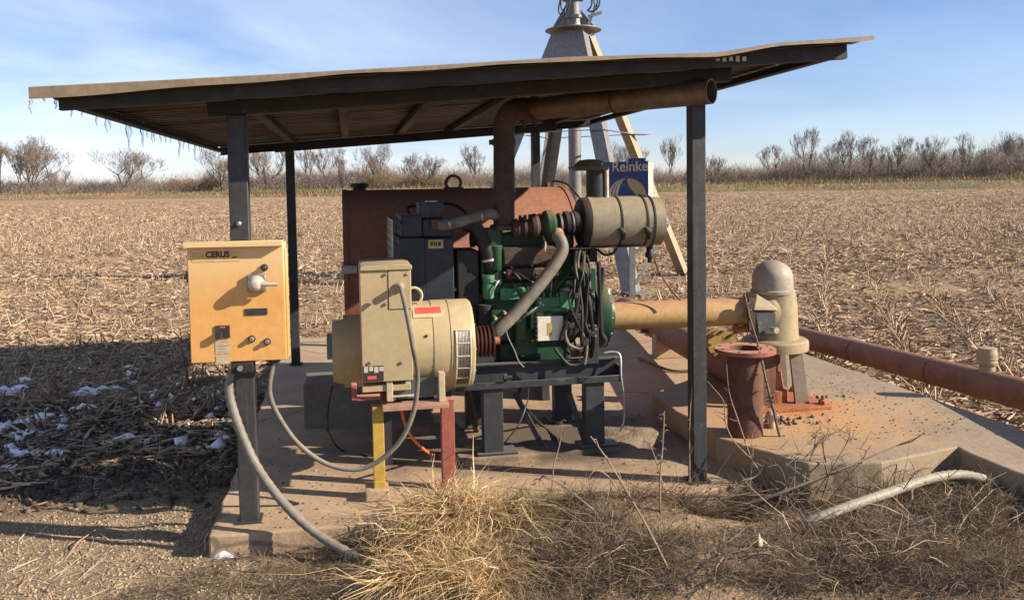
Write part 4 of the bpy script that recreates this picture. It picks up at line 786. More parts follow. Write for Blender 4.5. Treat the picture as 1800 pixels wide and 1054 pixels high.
# ------------------------------------------------------------------ radiator
ra = thing('radiator', 'dark slate blue engine radiator with top tank and brass plate', 'radiator', S(.95, 1.0, zs1))
VR = .72; tnk = MB()
MB().bx(704, 418, 746, 532, VR, .62).build('side_channel', m_radi, ra, .004)
MB().bx(749, 418, 797, 590, VR + .004, .62).build('fan_shroud', m_radi, ra, .006)
MB().bx(704, 532, 797, 640, VR + .03, .55).build('lower_tank', m_radi, ra, .008)
MB().bx(705, 378, 742, 418, VR + .01, .60).build('top_tank', m_radi, ra, .010)
MB().bx(742, 384, 796, 418, VR + .03, .56).build('top_tank_neck', m_radi, ra, .010)
MB().bx(737, 356, 780, 384, VR + .04, .22).build('filler_tank', m_radi, ra, .006)
q = PV(758, 355, VR + .14); MB().lathe(q, EZ, [(0, .038), (.008, .038), (.012, .03), (.016, .01)], 16).build('filler_cap', m_steel, ra)
MB().bx(753, 421, 779, 437, VR - .003, .003).build('data_plate', m_plate, ra); 
text('plate_print', 'CASE'[0:1] + 'USA', .030, PV(755, 434, VR - .005), EX, m_ink, ra) if False else None
b = MB()
for k, (x0, x1) in enumerate(((757, 761), (763, 765), (766, 768), (770, 775))): b.bx(x0, 425, x1, 432, VR - .0045, .001)
b.build_each('plate_print', m_ink, ra, 8)
# perforated guard on the outer (left) side
b = MB(); uL = UV(PV(704, 420, VR))[0] - .045; zA = PV(704, 452, VR).z; zB = PV(704, 388, VR).z
for k in range(10): z = zA - .25 + (zB - zA + .25) * k / 9; b.box(S(uL, VR + .31, z), (.006, .60, .012))
for k in range(9): b.box(S(uL, VR + .02 + .60 * k / 8, (zA - .25 + zB) / 2), (.006, .014, zB - zA + .25))
b.build('fan_screen', m_steel, ra); MB().bx(692, 388, 704, 394, VR, .62).build('screen_frame', m_radi, ra, .002)
MB().bx(795, 505, 808, 512, VR + .05, .05).build('hose_stub', m_steel, ra, .002)
# ------------------------------------------------------------------ fuel tank
ft = thing('fuel_tank', 'large rusty red cylindrical fuel tank behind the engine', 'fuel tank', S(1.0, 2.3, 0))
VT = 2.30; RT = .635; ul = UV(PV(603, 400, VT))[0]; ur = UV(PV(992, 345, VT))[0]; tp = PV(790, 330, VT).z; tz = tp - RT
ctr = S(ul, VT, tz); TLn = ur - ul
MB().lathe(ctr, EX, [(0.0, RT * .5), (0, RT - .03), (.0, RT), (.035, RT), (.035, RT - .006), (TLn - .05, RT - .006), (TLn - .05, RT), (TLn - .015, RT), (TLn - .015, RT - .02), (TLn + .03, RT * .8), (TLn + .045, RT * .4)], 64).build('shell', m_tank, ft, 0, True, 30)
q = S(ul + .13, VT, tp); MB().lathe(q - EZ * .02, EZ, [(0, .05), (.035, .05), (.035, .066), (.05, .07), (.062, .068), (.066, .05)], 20).build('filler_cap', m_black, ft)
q = S(UV(PV(797, 328, VT))[0], VT, tp + .0); MB().torus(q + EZ * .035, EY, .058, .013, 14, 6).box(q - EZ * .005, (.15, .05, .02)).build('lifting_lug', m_rust, ft)
q = S(UV(PV(962, 326, VT))[0], VT, tp); MB().cyl(q - EZ * .02, q + EZ * .03, .022, .02, 10).build('vent_fitting', m_rust, ft); MB().tube(smoothpath([q + EZ * .02, q + EX * .06 + EZ * .04, q + EX * .14 + EZ * .01 - EY * .1, q + EX * .2 - EZ * .1 - EY * .25], 6), .008, 6).build('vent_hose', m_black, ft)
for u in (ul + .25, ul + TLn - .3):
    MB().prism([S(u, VT - .42, 0), S(u, VT + .42, 0), S(u, VT + .36, tz - .48), S(u, VT - .36, tz - .48)], EX * .06).build('saddle', m_skid, ft, .003)
MB().bx(600, 466, 628, 482, VT - .72, .3).build('sight_bracket', m_steel, ft, .003)
# ------------------------------------------------------------------ exhaust
ex = thing('exhaust_pipe', 'rusty exhaust stack bending into a horizontal pipe below the roof', 'exhaust', PV(886, 402, VE + .02))
VX = VE + .02; e0 = PV(886, 404, VX); e1 = PV(886, 250, VX); e1.z = e1.z
pend = P(1251, 168, 4.37); pst = PV(925, 190, VX + .02); pst.z = (pst.z + pend.z) / 2; pend.z = pst.z + .01
hd2 = (pend - pst).normalized(); crn = Vector((e1.x, e1.y, pst.z))
pth = [e0, e0 + (e1 - e0) * .5, e1, Vector((e1.x, e1.y, pst.z - .15))]
for k in range(1, 8):
    a = k / 8 * math.pi / 2; pth.append(Vector((e1.x, e1.y, pst.z - .12)) + EZ * (.12 * math.sin(a)) + hd2 * (.12 * (1 - math.cos(a))))
pth += [pst]
MB().tube(pth, .064, 24).build('stack', m_exhd, ex, 0, True, 50)
MB().lathe(e1 - EZ * .02, EZ, [(0, .064), (0, .070), (.04, .070), (.04, .064)], 24, False, False).build('band_clamp', m_exhd, ex); MB().box(e1 + EX * -.075, (.03, .03, .03)).build('clamp_bolt', m_exhd, ex, .003)
MB().lathe(e0, EZ, [(0, .05), (0, .085), (.03, .085), (.035, .068)], 24).build('flange', m_exhd, ex)
for k in (0.0, .085):
    MB().lathe(pst + hd2 * (k - .03), hd2, [(0, .064), (0, .078), (.022, .078), (.022, .064)], 24, False, False).build('band_clamp', m_exhd, ex); MB().box(pst + hd2 * (k - .02) - EZ * .09, (.02, .02, .035)).build('clamp_bolt', m_exhd, ex, .002)
pl_ = (pend - pst).length
MB().lathe(pst, hd2, [(pl_ * .55, .058), (pl_, .058), (pl_, .0655), (pl_ * .53, .0655), (pl_ * .53, .0645), (pl_ * .50, .0645), (0, .0645), (0, .02)], 28, True, False).build('tail_pipe', m_exh, ex, 0, True, 40)
MB().lathe(pst + hd2 * pl_ * .515, hd2, [(0, .0640), (0, .068), (.012, .068), (.012, .0640)], 28, False, False).build('weld_seam', m_exhd, ex)
# ------------------------------------------------------------------ air cleaner
ac = thing('air_cleaner', 'olive canister air cleaner with rain cap, right of the engine', 'air cleaner', PV(1085, 436, VE + .02))
VA = VE + .04; c0 = PV(1016, 391, VA); c1_ = PV(1158, 389, VA); cz = (c0.z + c1_.z) / 2; c0.z = cz; c1_.z = cz; CL = (c1_ - c0).length; CR = .160
def ca(prof): return [(h * CL, r * CR) for h, r in prof]
MB().lathe(c0, EX, ca([(0, .4), (0, .80), (.02, .93), (.06, .98), (.10, .98), (.10, .6)]), 40).build('end_cap', m_black, ac, 0, True, 30)
body_ = MB().lathe(c0, EX, ca([(.085, .7), (.085, .97), (.10, 1.0), (.86, 1.0), (.86, .95), (.99, .94), (1.0, .88), (1.0, .3)]), 44).build('canister', m_olive, ac, 0, True, 30)
for h in (.44, .75, .84):
    MB().lathe(c0 + EX * (h * CL), EX, [(0, CR), (0, CR * 1.03), (.010, CR * 1.03), (.010, CR)], 40, False, False).build('band', m_black if h != .84 else m_dark, body_)
for h in (.44, .75):
    q = c0 + EX * (h * CL + .005) + (-EY * .93 - EZ * .36) * CR * 1.03; MB().tube([q + EZ * .03 - EX * .02, q - EZ * .0 - EY * .012, q - EZ * .04 + EX * .01], [.012, .02, .012], 8).build('toggle_clamp', m_black, body_)
rp = PV(1047, 350, VA + .02); MB().cyl(rp - EZ * .03, PV(1047, 298, VA + .02), .060, .060, 24).build('intake_neck', m_radi, ac); 
rh = PV(1038, 299, VA + .02); MB().lathe(rh - EZ * .002, EZ, [(0, .10), (0, .112), (.02, .115), (.035, .10), (.062, .072), (.068, .03)], 32).build('rain_cap', m_darkolive, ac, 0, True, 30); MB().lathe(rh + EZ * .012, EZ, [(0, .114), (.0, .122), (.008, .122), (.008, .114)], 32, False, False).build('cap_rim', m_darkolive, ac)
MB().bx(1000, 292, 1010, 297, VA - .05, .012).build('cap_lug', m_darkolive, ac)
MB().tube([PV(1066, 296, VA - .03), PV(1067, 340, VA - .03), PV(1066, 352, VA - .03)], [.014, .012, .016], 8).build('neck_clamp', m_panel, ac)
MB().bx(1002, 433, 1132, 437.5, VA - .10, .16).build('mount_bracket', m_steel, ac, .001)
MB().bar(PV(1038, 440, VA - .02), PV(1022, 500, VA - .02), .05, .012).build('mount_strut', m_black, ac); MB().bx(1004, 437, 1050, 462, VA - .02, .08).build('mount_block', m_black, ac, .004)
MB().lathe(PV(1142, 428, VA), -EZ, [(0, .022), (.05, .022), (.06, .028), (.085, .028), (.09, .016), (.12, .012)], 14).build('dust_valve', m_black, ac)
MB().tube(smoothpath([PV(1050, 438, VA - .03), PV(1064, 448, VA - .06), PV(1078, 444, VA - .06), PV(1085, 434, VA - .06)], 6), .008, 8).build('hose', m_black, ac)
MB().tube(smoothpath([PV(1122, 342, VA - .02), PV(1134, 346, VA - .05), PV(1143, 352, VA - .05)], 4), .006, 6).build('wire', m_black, ac)
cable('thin_rod', 'thin dark rod leaning from the air cleaner to the driveshaft tube', 'rod', [PV(1150, 455, VA), PV(1160, 480, VA + .0), PV(1180, 510, VA - .02), PV(1196, 528, VA - .05)], .006, m_rust, 6)
# ------------------------------------------------------------------ driveshaft guard, gear head, well pipes
VP_ = .86
ds = thing('driveshaft_guard', 'ochre tube guard over the driveshaft between engine and gear head', 'shaft guard', PV(1180, 578, VP_))
t0 = fw + EX * .06; t1 = PV(1316, 551, VP_); t1.z = t0.z = (t0.z + t1.z) / 2
dd = (t1 - t0).normalized(); TL2 = (t1 - t0).length
MB().lathe(t0, dd, [(0, .06), (0, .094), (.012, .094), (.012, .090), (TL2 - .03, .090), (TL2 - .03, .094), (TL2, .094), (TL2, .05)], 36).build('tube', m_tube, ds, 0, True, 30)
MB().lathe(t0 - dd * .012, dd, [(0, .085), (0, .097), (.014, .097), (.014, .085)], 36, False, False).build('end_band', m_black, ds)
MB().box(t0 + dd * (TL2 * .28) - EZ * .10 + EX * .0, (.04, .03, .03)).build('clip', m_black, ds, .003)
zleg = t0.z - .09
MB().box(S(*UV(t0 + dd * .06), zleg / 2 + .2), (.03, .05, zleg - .4)).build('bracket', m_skid, ds) if False else None
gh = thing('gear_head', 'tan right angle gear head with grey dome on a rusty pedestal', 'gear head', G(1385, 722, PZ))
GC = PV(1362, 590, VP_); gu, gv = UV(GC)
def gz(y): return PV(1362, y, VP_).z
def gl_(prof, x=1362): c = S(UV(PV(x, 590, VP_))[0], gv, 0); return c, prof
r_ = lambda px: px * GC.y / F_PX
MB().lathe(S(gu, gv, 0), EZ, [(gz(612), r_(30)), (gz(612), r_(57)), (gz(607), r_(57.5)), (gz(597), r_(57)), (gz(594), r_(54)), (gz(592), r_(41)), (gz(570), r_(39)), (gz(540), r_(38.5)), (gz(518), r_(36)), (gz(514), r_(36)), (gz(513), r_(20))], 40).build('gear_case', m_gear, gh, 0, True, 30)
du, dv = UV(PV(1358, 590, VP_)); pr = [(gz(514), r_(20)), (gz(514), r_(38)), (gz(509), r_(38.5)), (gz(507), r_(35.5)), (gz(488), r_(35))]
for k in range(1, 9): a = k / 8 * math.pi / 2; pr.append((gz(488) + (gz(457) - gz(488)) * math.sin(a), max(.004, r_(35) * math.cos(a))))
MB().lathe(S(du, gv, 0), EZ, pr, 40).build('dome_cover', m_dome, gh, 0, True, 30)
q0 = S(*UV(t1), t1.z); MB().lathe(t1 - dd * .005, dd, [(0, .06), (0, .125), (.03, .125), (.032, .115), (.10, .135), (.14, .14), (.2, .12)], 32).build('input_housing', m_gear, gh, 0, True, 30)
b = MB()
for k in range(10): a = k * .628; b.lathe(t1 - dd * .012 + (-EY * math.cos(a) + EZ * math.sin(a)) * .108, dd, [(0, .012), (.012, .012)], 6)
b.build_each('flange_bolt', m_rust, gh, 12)
MB().bx(1316, 524, 1328, 582, VP_ - .15, .02).build('input_flange', m_exhd, gh, .004)
MB().prism([PV(1326, 546, VP_ - .145), PV(1366, 546, VP_ - .145), PV(1366, 588, VP_ - .145), PV(1332, 590, VP_ - .145)], EY * .12).build('shade_block', M('blue_grey_gear_shade', (.075, .09, .09), (.055, .066, .068), .5, 0, 6, ((.3, .25, .18), 8, .6, .2)), gh, .012)  # dark block added for the shade on the left of the gear case
MB().prism([PV(1324, 546, VP_ - .162), PV(1370, 546, VP_ - .162), PV(1352, 530, VP_ - .14), PV(1330, 516, VP_ - .12)], EY * .12).build('case_shoulder', m_gear, gh, .008)
q = PV(1356, 578, VP_ - .165); MB().lathe(q, Vector((.25, -1, 0)), [(0, .014), (.05, .014), (.052, .02), (.062, .02)], 10).build('grease_fitting', m_cream, gh)
q = PV(1306, 578, VP_ - .05); MB().cyl(q - EX * .05, q + EX * .05, .02, .024, 12).lathe(q - EX * .06, EX, [(0, .03), (.02, .03)], 8).build('oil_pipe', m_rustor, gh)
zf = gz(612)
for (du_, dv_) in ((-.10, -.11), (.10, -.11), (-.10, .11), (.10, .11)):
    MB().prism([S(gu + du_ * .9 - .045, gv + dv_, zf), S(gu + du_ * .9 + .045, gv + dv_, zf), S(gu + du_ * 1.25 + .05, gv + dv_ * 1.25, PZ), S(gu + du_ * 1.25 - .05, gv + dv_ * 1.25, PZ)], EY * .018).build('pedestal_leg', m_rust if du_ < 0 else M('grey_brown_cast_iron', (.20, .155, .12), (.14, .105, .08), .7, 0, 8, ((.3, .16, .08), 10, .6, .12), .2, 60), gh, .002)
MB().cyl(S(gu, gv, PZ), S(gu, gv, zf), .035, .035, 16).build('pump_shaft', m_rust, gh)
MB().lathe(S(gu - .02, gv, PZ), EZ, [(0, .10), (.10, .10), (.11, .075), (.20, .06), (.22, .06)], 20).build('stuffing_box', m_rustor, gh)
MB().box(S(gu + .02, gv, PZ + .012), (.52, .46, .024)).build('base_plate', m_rustor, gh, .004)
for (a, c) in ((-.2, -.18), (.24, -.18), (-.2, .18), (.24, .18)): MB().lathe(S(gu + a, gv + c, PZ + .024), EZ, [(0, .03), (.022, .028), (.03, .014), (.055, .013)], 6).build('anchor_nut', m_rustor, gh)
fp = thing('flanged_pipe', 'open topped rusty pipe stub with bolted flange standing on the pad', 'pipe', G(1310, 762, PZ))
pb = G(1310, 762, PZ); ft_z = P(1311, 611, pb.y).z; rpx = lambda k: k * pb.y / F_PX
MB().lathe(pb, EZ, [(0, rpx(31)), (ft_z - PZ - .02, rpx(31)), (ft_z - PZ - .001, rpx(31)), (ft_z - PZ - .001, rpx(26)), (.02, rpx(26))], 36, False, True).build('pipe_wall', m_rust, fp, 0, True, 30)
o_ = MB(); o_.lathe(pb + EZ * (ft_z - PZ - .024), EZ, [(.024, rpx(27)), (.024, rpx(53)), (0, rpx(53)), (0, rpx(27)), (.024, rpx(27))], 40, False, False); fl = o_.build('flange', m_rustred, fp, 0, True, 30)
for k in range(8): a = k * .785 + .3; MB().lathe(pb + EZ * (ft_z - PZ + .0004) + Vector((math.cos(a), math.sin(a), 0)) * rpx(45), EZ, [(0, .0095), (.0012, .0095)], 10).build('bolt_hole', m_void, fl)
q = G(1357, 752, PZ); dv_ = thing('drain_valve', 'pale brass drain fitting on the pad between the rusty pipe and the pedestal', 'valve', q); MB().lathe(q, EZ, [(0, .02), (.05, .02), (.055, .034), (.085, .036), (.10, .025), (.105, .01)], 12).build('knob', m_cream, dv_); MB().cyl(q + EZ * .03, q + EZ * .03 + Vector((.05, .09, 0)), .016, .016, 10).build('nipple', m_rustor, dv_)
# pipes to the pivot and along the field
dp = thing('discharge_pipe', 'thick rusty red water pipe running along the right edge of the pad', 'pipe', P(1600, 655, 6.6))
a_ = P(1376, 584, 8.9); b_ = P(1850, 706, 4.95); b_ = b_ + (b_ - a_) * .35; pd = (b_ - a_).normalized(); PL = (b_ - a_).length
MB().lathe(a_, pd, [(0, .1)] + [(PL * k / 12, .1) for k in range(1, 13)], 28).build('run', m_pipe, dp)
for q_ in (.30, .52, .80): MB().lathe(a_ + pd * (PL * q_), pd, [(-.012, .1), (-.006, .105), (.006, .105), (.012, .1)], 28, False, False).build('weld_ring', m_rust, dp)
k_ = P(1723, 672, 5.55); t_ = (k_ - a_).dot(pd); kc = a_ + pd * t_
MB().lathe(kc + EZ * .08, EZ, [(0, .05), (.05, .05), (.06, .062), (.075, .066), (.09, .06), (.10, .066), (.115, .062), (.13, .066), (.145, .06), (.17, .057), (.175, .03)], 22).build('riser_stub', m_gear, dp)
rp2 = thing('pivot_supply_pipe', 'dark rusty pipe running back from the gear head towards the pivot tower', 'pipe', P(1190, 600, 7.4))
a_ = PV(1316, 636, VP_ + .18); b_ = P(1096, 556, 9.9); b_.z = .16; a_.z = .30
MB().tube(smoothpath([a_, a_ + (b_ - a_) * .3, a_ + (b_ - a_) * .7, b_, b_ + Vector((-.1, .3, -.3))], 6), .125, 24).build('run', m_pipe, rp2)
q = P(1268, 604, 6.05); dq = (a_ - b_).normalized()
vl = MB().lathe(q - dq * .1, dq, [(0, .08), (0, .105), (.025, .105), (.025, .09), (.10, .09), (.10, .105), (.125, .105), (.125, .08)], 26).build('flange_coupling', M('ochre_valve_paint', (.42, .29, .08), (.34, .22, .07), .6, 0, 9, ((.16, .09, .05), 12, .56, .1)), rp2)
for k in range(8): a = k * .785; x_ = dq.cross(EZ).normalized(); y_ = x_.cross(dq); MB().lathe(q + dq * .026 + (x_ * math.cos(a) + y_ * math.sin(a)) * .093, dq, [(-.02, .011), (.012, .011)], 6).build('coupling_bolt', m_rust, vl)
MB().box((a_ + b_) / 2 - EZ * .12, (.3, .12, .22)).build('pipe_support', m_conc, rp2, .008)
# ------------------------------------------------------------------ centre pivot tower
TY = 15.3; TC = P(1012, 400, TY); tw = thing('pivot_tower', 'galvanised four legged pivot tower rising behind the shelter', 'tower', (TC.x, TC.y, -.12))
TC.z = 0; ZT = P(1012, 52, TY).z; ang0 = R(19)
dirs = [Vector((math.cos(ang0 + k * math.pi / 2), math.sin(ang0 + k * math.pi / 2), 0)) for k in range(4)]
feet = [TC + d * 2.35 - EZ * .08 for d in dirs]; heads = [TC + d * .41 + EZ * (ZT - .06) for d in dirs]
for k in range(4):
    d1 = (dirs[(k + 1) % 4] - dirs[k]).normalized(); d2 = (dirs[(k - 1) % 4] - dirs[k]).normalized()
    lg = MB().angle(feet[k], heads[k], .235, .010, d1, d2).build('leg', m_tan_galv if k == 0 else m_galv, tw)
    MB().box(feet[k] + EZ * .01 - dirs[k] * .03, (.34, .34, .02), (dirs[k], dirs[(k + 1) % 4], EZ)).build('foot_plate', m_galv, lg, .003)
for z_, nm in ((.9, 'brace'), (2.55, 'collar_plate')):
    for k in range(4):
        f = (z_ + .08) / (ZT + .02); p = feet[k].lerp(heads[k], f); q = feet[(k + 1) % 4].lerp(heads[(k + 1) % 4], f); MB().bar(p, q, .06, .06 if z_ < 2 else .012).build(nm, m_galv, tw)
        if z_ < 2:
            MB().bar(feet[k] + EZ * .15, feet[(k + 1) % 4].lerp(heads[(k + 1) % 4], f), .05, .012).build('diagonal_brace', m_galv, tw)
f = (2.55 + .08) / (ZT + .02)
MB().box(feet[0].lerp(heads[0], f) + dirs[0] * .10, (.34, .30, .014), (dirs[0], dirs[1], EZ)).build('step_plate', m_tan_galv, tw, .002)
for k in (2,):
    p0 = feet[k].lerp(heads[k], .80); q0 = feet[(k + 1) % 4].lerp(heads[(k + 1) % 4], .80); p1 = heads[k]; q1 = heads[(k + 1) % 4]; n_ = (q0 - p0).cross(EZ).normalized()
    MB().prism([p0, q0, q1, p1], n_ * .01).build('gusset_plate', m_galv, tw)
    for pp in (p0.lerp(p1, .4), q0.lerp(q1, .4)): MB().lathe(pp.lerp((p0 + q1) / 2, .12) - n_ * .0, n_ if n_.y < 0 else -n_, [(0, .022), (.03, .022)], 6).build('plate_bolt', m_steel, tw)
MB().lathe(TC + EZ * (ZT - .06), EZ, [(.03, .1), (.03, .50), (.034, .505), (.05, .505), (.05, .1)], 48).build('ring_plate', m_galv, tw, 0, True, 30)
MB().cyl(TC - EZ * .12, TC + EZ * (ZT - .04), .115, .115, 24).build('riser_pipe', m_galv, tw)
zt_ = ZT + .0
MB().lathe(TC + EZ * ZT, EZ, [(0, .14), (0, .23), (.04, .23), (.06, .16), (.17, .145), (.19, .175), (.24, .175), (.25, .13), (.5, .13), (.51, .19), (.56, .19), (.56, .14), (1.4, .14)], 28).build('swivel', m_galv, tw, 0, True, 30)
for (a, h) in ((2.6, .30), (3.3, .42), (-.2, .34), (.5, .26), (1.8, .3)):
    d = Vector((math.cos(a), math.sin(a), 0)); MB().prism([TC + d * .14 + EZ * ZT, TC + d * .40 + EZ * ZT, TC + d * .36 + EZ * (ZT + .06), TC + d * .14 + EZ * (ZT + h)], d.cross(EZ) * .012).build('swivel_gusset', m_galv, tw)
MB().bar(TC + Vector((.24, -.1, ZT)), TC + Vector((.39, -.1, ZT + .38)), .05, .05).build('stop_arm', m_galv, tw)
MB().bar(TC + Vector((.26, -.12, ZT + .2)), TC + Vector((.5, -.12, ZT + .27)), .03, .05).build('stop_arm', m_galv, tw)
def tp(px, py, dy=0): return P(px, py, TY + dy)
for pts in ([(1000, -30), (1000, -5), (993, 15), (985, 25), (982, 15), (985, 0), (990, -25)], [(1003, -20), (1001, 8), (996, 22), (988, 34), (978, 42)], [(996, -20), (997, 5), (990, 18), (986, 10), (988, -20)], [(1032, 18), (1040, 21), (1048, 17), (1054, 5), (1054, -25)], [(1042, -20), (1044, 3), (1048, 12), (1050, 0), (1046, -20)], [(1034, 18), (1040, 8), (1040, -20)]):
    MB().tube(smoothpath([tp(x, y, -.25) for x, y in pts], 6), .016, 6).build('cable_loop', m_black, tw)
# control panel with printed front, carried on the tower
nrm = Vector((-.52, -.85, 0)).normalized(); sx_ = Vector((.85, -.52, 0)).normalized(); SY = 12.2
scn = P(1102, 322, SY); spn = thing('pivot_cabinet', 'navy blue cabinet with pale lettering and round emblem on the tower', 'cabinet', scn - EZ * .36)
def sp(px, py, off=.0): d = ray(px, py); t = (scn - EYE).dot(nrm) / d.dot(nrm); return EYE + d * t + nrm * off
sw = (sp(1139, 320) - sp(1063, 320)).dot(sx_); stp = sp(1102, 284).z; sbt = stp - 1.0; SA = (sx_, -nrm, EZ); mid = sp(1101, 320); mid.z = (stp + sbt) / 2
MB().box(mid - nrm * .003, (sw, .006, stp - sbt), SA).build('front_plate', m_navy, spn, .002)
MB().box(mid - nrm * .115, (sw - .02, .21, stp - sbt - .04), SA).build('case', m_panel, spn, .006)
MB().box(mid + sx_ * .16 + EZ * ((stp - sbt) / 2 + .02) - nrm * .02, (.26, .05, .05), SA).build('latch', m_navy, spn, .004)
text('brand_lettering', 'Reinke', .205, sp(1075.5, 301.5, .003), sx_, m_signtan, spn, bold=.0025, sx=1.0, thick=.001)
cx, cy, rr = 1103.0, 347.0, 34.0
def arcpts(a0, a1, n, r=rr, x=cx, y=cy): return [(x + r * math.cos(a0 + (a1 - a0) * i / n), y - r * math.sin(a0 + (a1 - a0) * i / n)) for i in range(n + 1)]
lens = arcpts(R(88), R(-38), 20) + [(1122, 346), (1112, 336), (1104, 325), (1102.2, 316)]
MB().prism([sp(x, y, .0015) for x, y in lens], nrm * .001).build('emblem_lens', m_gold, spn)
for k in range(3):
    r0 = rr - k * 6.2; r1 = r0 - 4.8
    outer = [(cx - (r0) * math.sin(R(92) * i / 12) , cy - rr * math.cos(R(92) * i / 12) + k * .6) for i in range(1, 13)]
    inner = [(cx - (r1) * math.sin(R(92) * i / 12), cy - rr * math.cos(R(92) * i / 12) + k * .6) for i in range(12, 0, -1)]
    MB().prism([sp(x, y, .0015) for x, y in outer + inner], nrm * .001).build('emblem_stripe', m_signtan, spn)
MB().bar(mid - nrm * .2 - EZ * .2, mid - nrm * .62 - EZ * .2 + sx_ * .02, .06, .06).build('mount_arm', m_galv, spn)
MB().bar(mid - nrm * .2 - EZ * .4, Vector((mid.x + .10, mid.y + .22, -.12)), .08, .08).build('support_post', m_galv, spn)
# ------------------------------------------------------------------ small things on and round the slab
bk = G(1063, 528, -.08); bkt = thing('white_bucket', 'small white bucket beyond the driveshaft tube near the tower', 'bucket', bk); MB().lathe(bk, EZ, [(0, .065), (.17, .085), (.175, .09), (.18, .085), (.175, .08), (.02, .06)], 20).build('pail', m_white, bkt)
b = MB(); b.tube(smoothpath([PV(1062, 620, .62), PV(1076, 618, .62), PV(1090, 624, .61), PV(1092, 660, .58), PV(1097, 700, .575), PV(1097, 738, .57), PV(1089, 758, .57)], 6), .006, 6); tag(b.build('bent_wire', m_steel, None), 'thin bent wire hooked over the right end of the skid', 'wire')
cable('orange_cord', 'orange extension cord hanging under the generator and lying on the slab', 'cord', [PV(706, 716, .3), PV(709, 735, .3), PV(719, 760, .30), PV(738, 783, .30), G(763, 800, .014), G(790, 800, .014), G(820, 796, .014), G(850, 789, .014)], .008, m_orange, 8)
cable('dark_cord', 'thin black cord dropping from the generator end to the slab', 'cord', [PV(584, 678, .45), PV(579, 700, .42), PV(575, 735, .40), PV(578, 760, .40), G(600, 790, .012), G(650, 800, .012)], .007, m_black, 7)
cable('drain_hose', 'black drain hose under the engine skid', 'hose', [PV(915, 680, .8), PV(911, 700, .8), PV(920, 713, .78), G(950, 745, .012), G(985, 775, .012)], .010, m_black, 8)
cable('hanging_wire', 'pale wire hanging below the middle of the skid', 'wire', [PV(929, 682, .7), PV(927, 705, .7), PV(912, 745, .7), G(885, 780, .006)], .004, m_steel, 6)
m_twig = M('dry_twig_bark', (.21, .155, .115), (.13, .095, .07), .85, 0, 20, None, .2, 90)
m_stem = M('dry_weed_stem', (.34, .25, .165), (.24, .17, .115), .85, 0, 20, None, .2, 90)
cable('fallen_stick', 'crooked dark stick lying on the sunlit slab under the driveshaft tube', 'stick', [G(1122, 629, .018), G(1150, 640, .016), G(1180, 651, .016), G(1225, 652, .018), G(1264, 662, .016)], .012, m_twig, 7)
hp_ = G(1110, 772, 0.0)
def heap(name, c, rx, ry, h, mat, label, cat):
    b = MB(); n, K = 26, 8; vs = []
    for k in range(K):
        f = k / (K - 1)
        for i in range(n):
            a = 2 * math.pi * i / n; r = (1 - f) * (1 + .5 * float(vnoise(math.cos(a) * 1.5 + c.x * 9, math.sin(a) * 1.5, 1))); X = c.x + rx * r * math.cos(a); Yy = c.y + ry * r * math.sin(a); vs.append((X, Yy, c.z + h * (1 - (1 - f) ** 2) * (1 + .5 * float(vnoise(X, Yy, 14))) - .003))
    b.add(vs, [(k * n + i, k * n + (i + 1) % n, (k + 1) * n + (i + 1) % n, (k + 1) * n + i) for k in range(K - 1) for i in range(n)]); o = b.build(name, mat, None, 0, True, 70); return tag(o, label, cat)
m_soil = M('dry_soil', (.27, .205, .14), (.16, .12, .08), .95, 0, 14, ((.10, .075, .05), 30, .55, .1), .8, 60)
heap('soil_heap', hp_, .30, .20, .07, m_soil, 'low heap of dry soil on the slab beside the right skid leg', 'soil heap')
m_stone = M('grey_brown_stone', (.24, .18, .13), (.14, .11, .085), .9, 0, 20, None, .4, 60)
random.seed(3)
tan_n = 0
for k in range(44):
    x_, y_ = (random.gauss(1385, 34), random.gauss(742, 4)) if k < 28 else (random.gauss(1440, 22), random.gauss(708, 8))
    q = G(x_, y_, PZ); r = random.uniform(.010, .028); bm_ = MB()
    vv_ = [Vector((random.uniform(.7, 1.3) * a * r, random.uniform(.7, 1.2) * c * r, random.uniform(.5, .9) * d * r)) + q + EZ * r * .45 for (a, c, d) in OCT]
    bm_.add(vv_, OF); o = bm_.build('stone', m_stone, None, r * .25); tag(o, 'small brown stone in the row in front of the pedestal' if k < 28 else 'small brown stone on the pad right of the pedestal', 'stone', 'stones before the pedestal' if k < 28 else 'stones right of the pedestal')
pcp = [G(1405, 922, -.02), G(1425, 915, .02), G(1480, 894, .06), G(1560, 866, .09), G(1630, 842, .11), G(1685, 834, .11), G(1730, 842, .08), G(1760, 856, .02), G(1785, 872, -.12)]
cable('flexible_conduit', 'pale ribbed flexible conduit arching out of the weeds on the right', 'conduit', pcp, .024, m_palecond, 14, 10, rib=.012)
# snow
for (px, py, w, h, lb) in ((20, 687, .17, .10, 'snow patch at the left picture edge in the roof shadow, upper one'), (38, 672, .12, .07, 'thin snow patch just above the left edge snow'), (60, 735, .17, .10, 'broad snow patch left of the gravel track'), (42, 762, .10, .06, 'small snow patch below the broad one'), (150, 690, .12, .08, 'snow patch among corn leaves left of the control box'), (186, 684, .13, .06, 'snow patch nearest the control box in the roof shadow'), (152, 716, .13, .05, 'long snow patch below the corn leaf snow'), (130, 644, .10, .05, 'small snow patch near the top of the roof shadow'), (232, 644, .13, .06, 'snow patch at the shadow edge beside the control box'), (190, 606, .05, .03, 'tiny snow lump in the sunlit corn leaves'), (95, 799, .13, .05, 'flat snow patch lowest in the roof shadow'), (5, 822, .10, .06, 'snow patch at the left edge beside the lit gravel'), (240, 772, .20, .08, 'thin icy crust on the gravel track'), (405, 974, .08, .035, 'bright snow lump before the slab corner')): snow(px, py, w, h, lb)
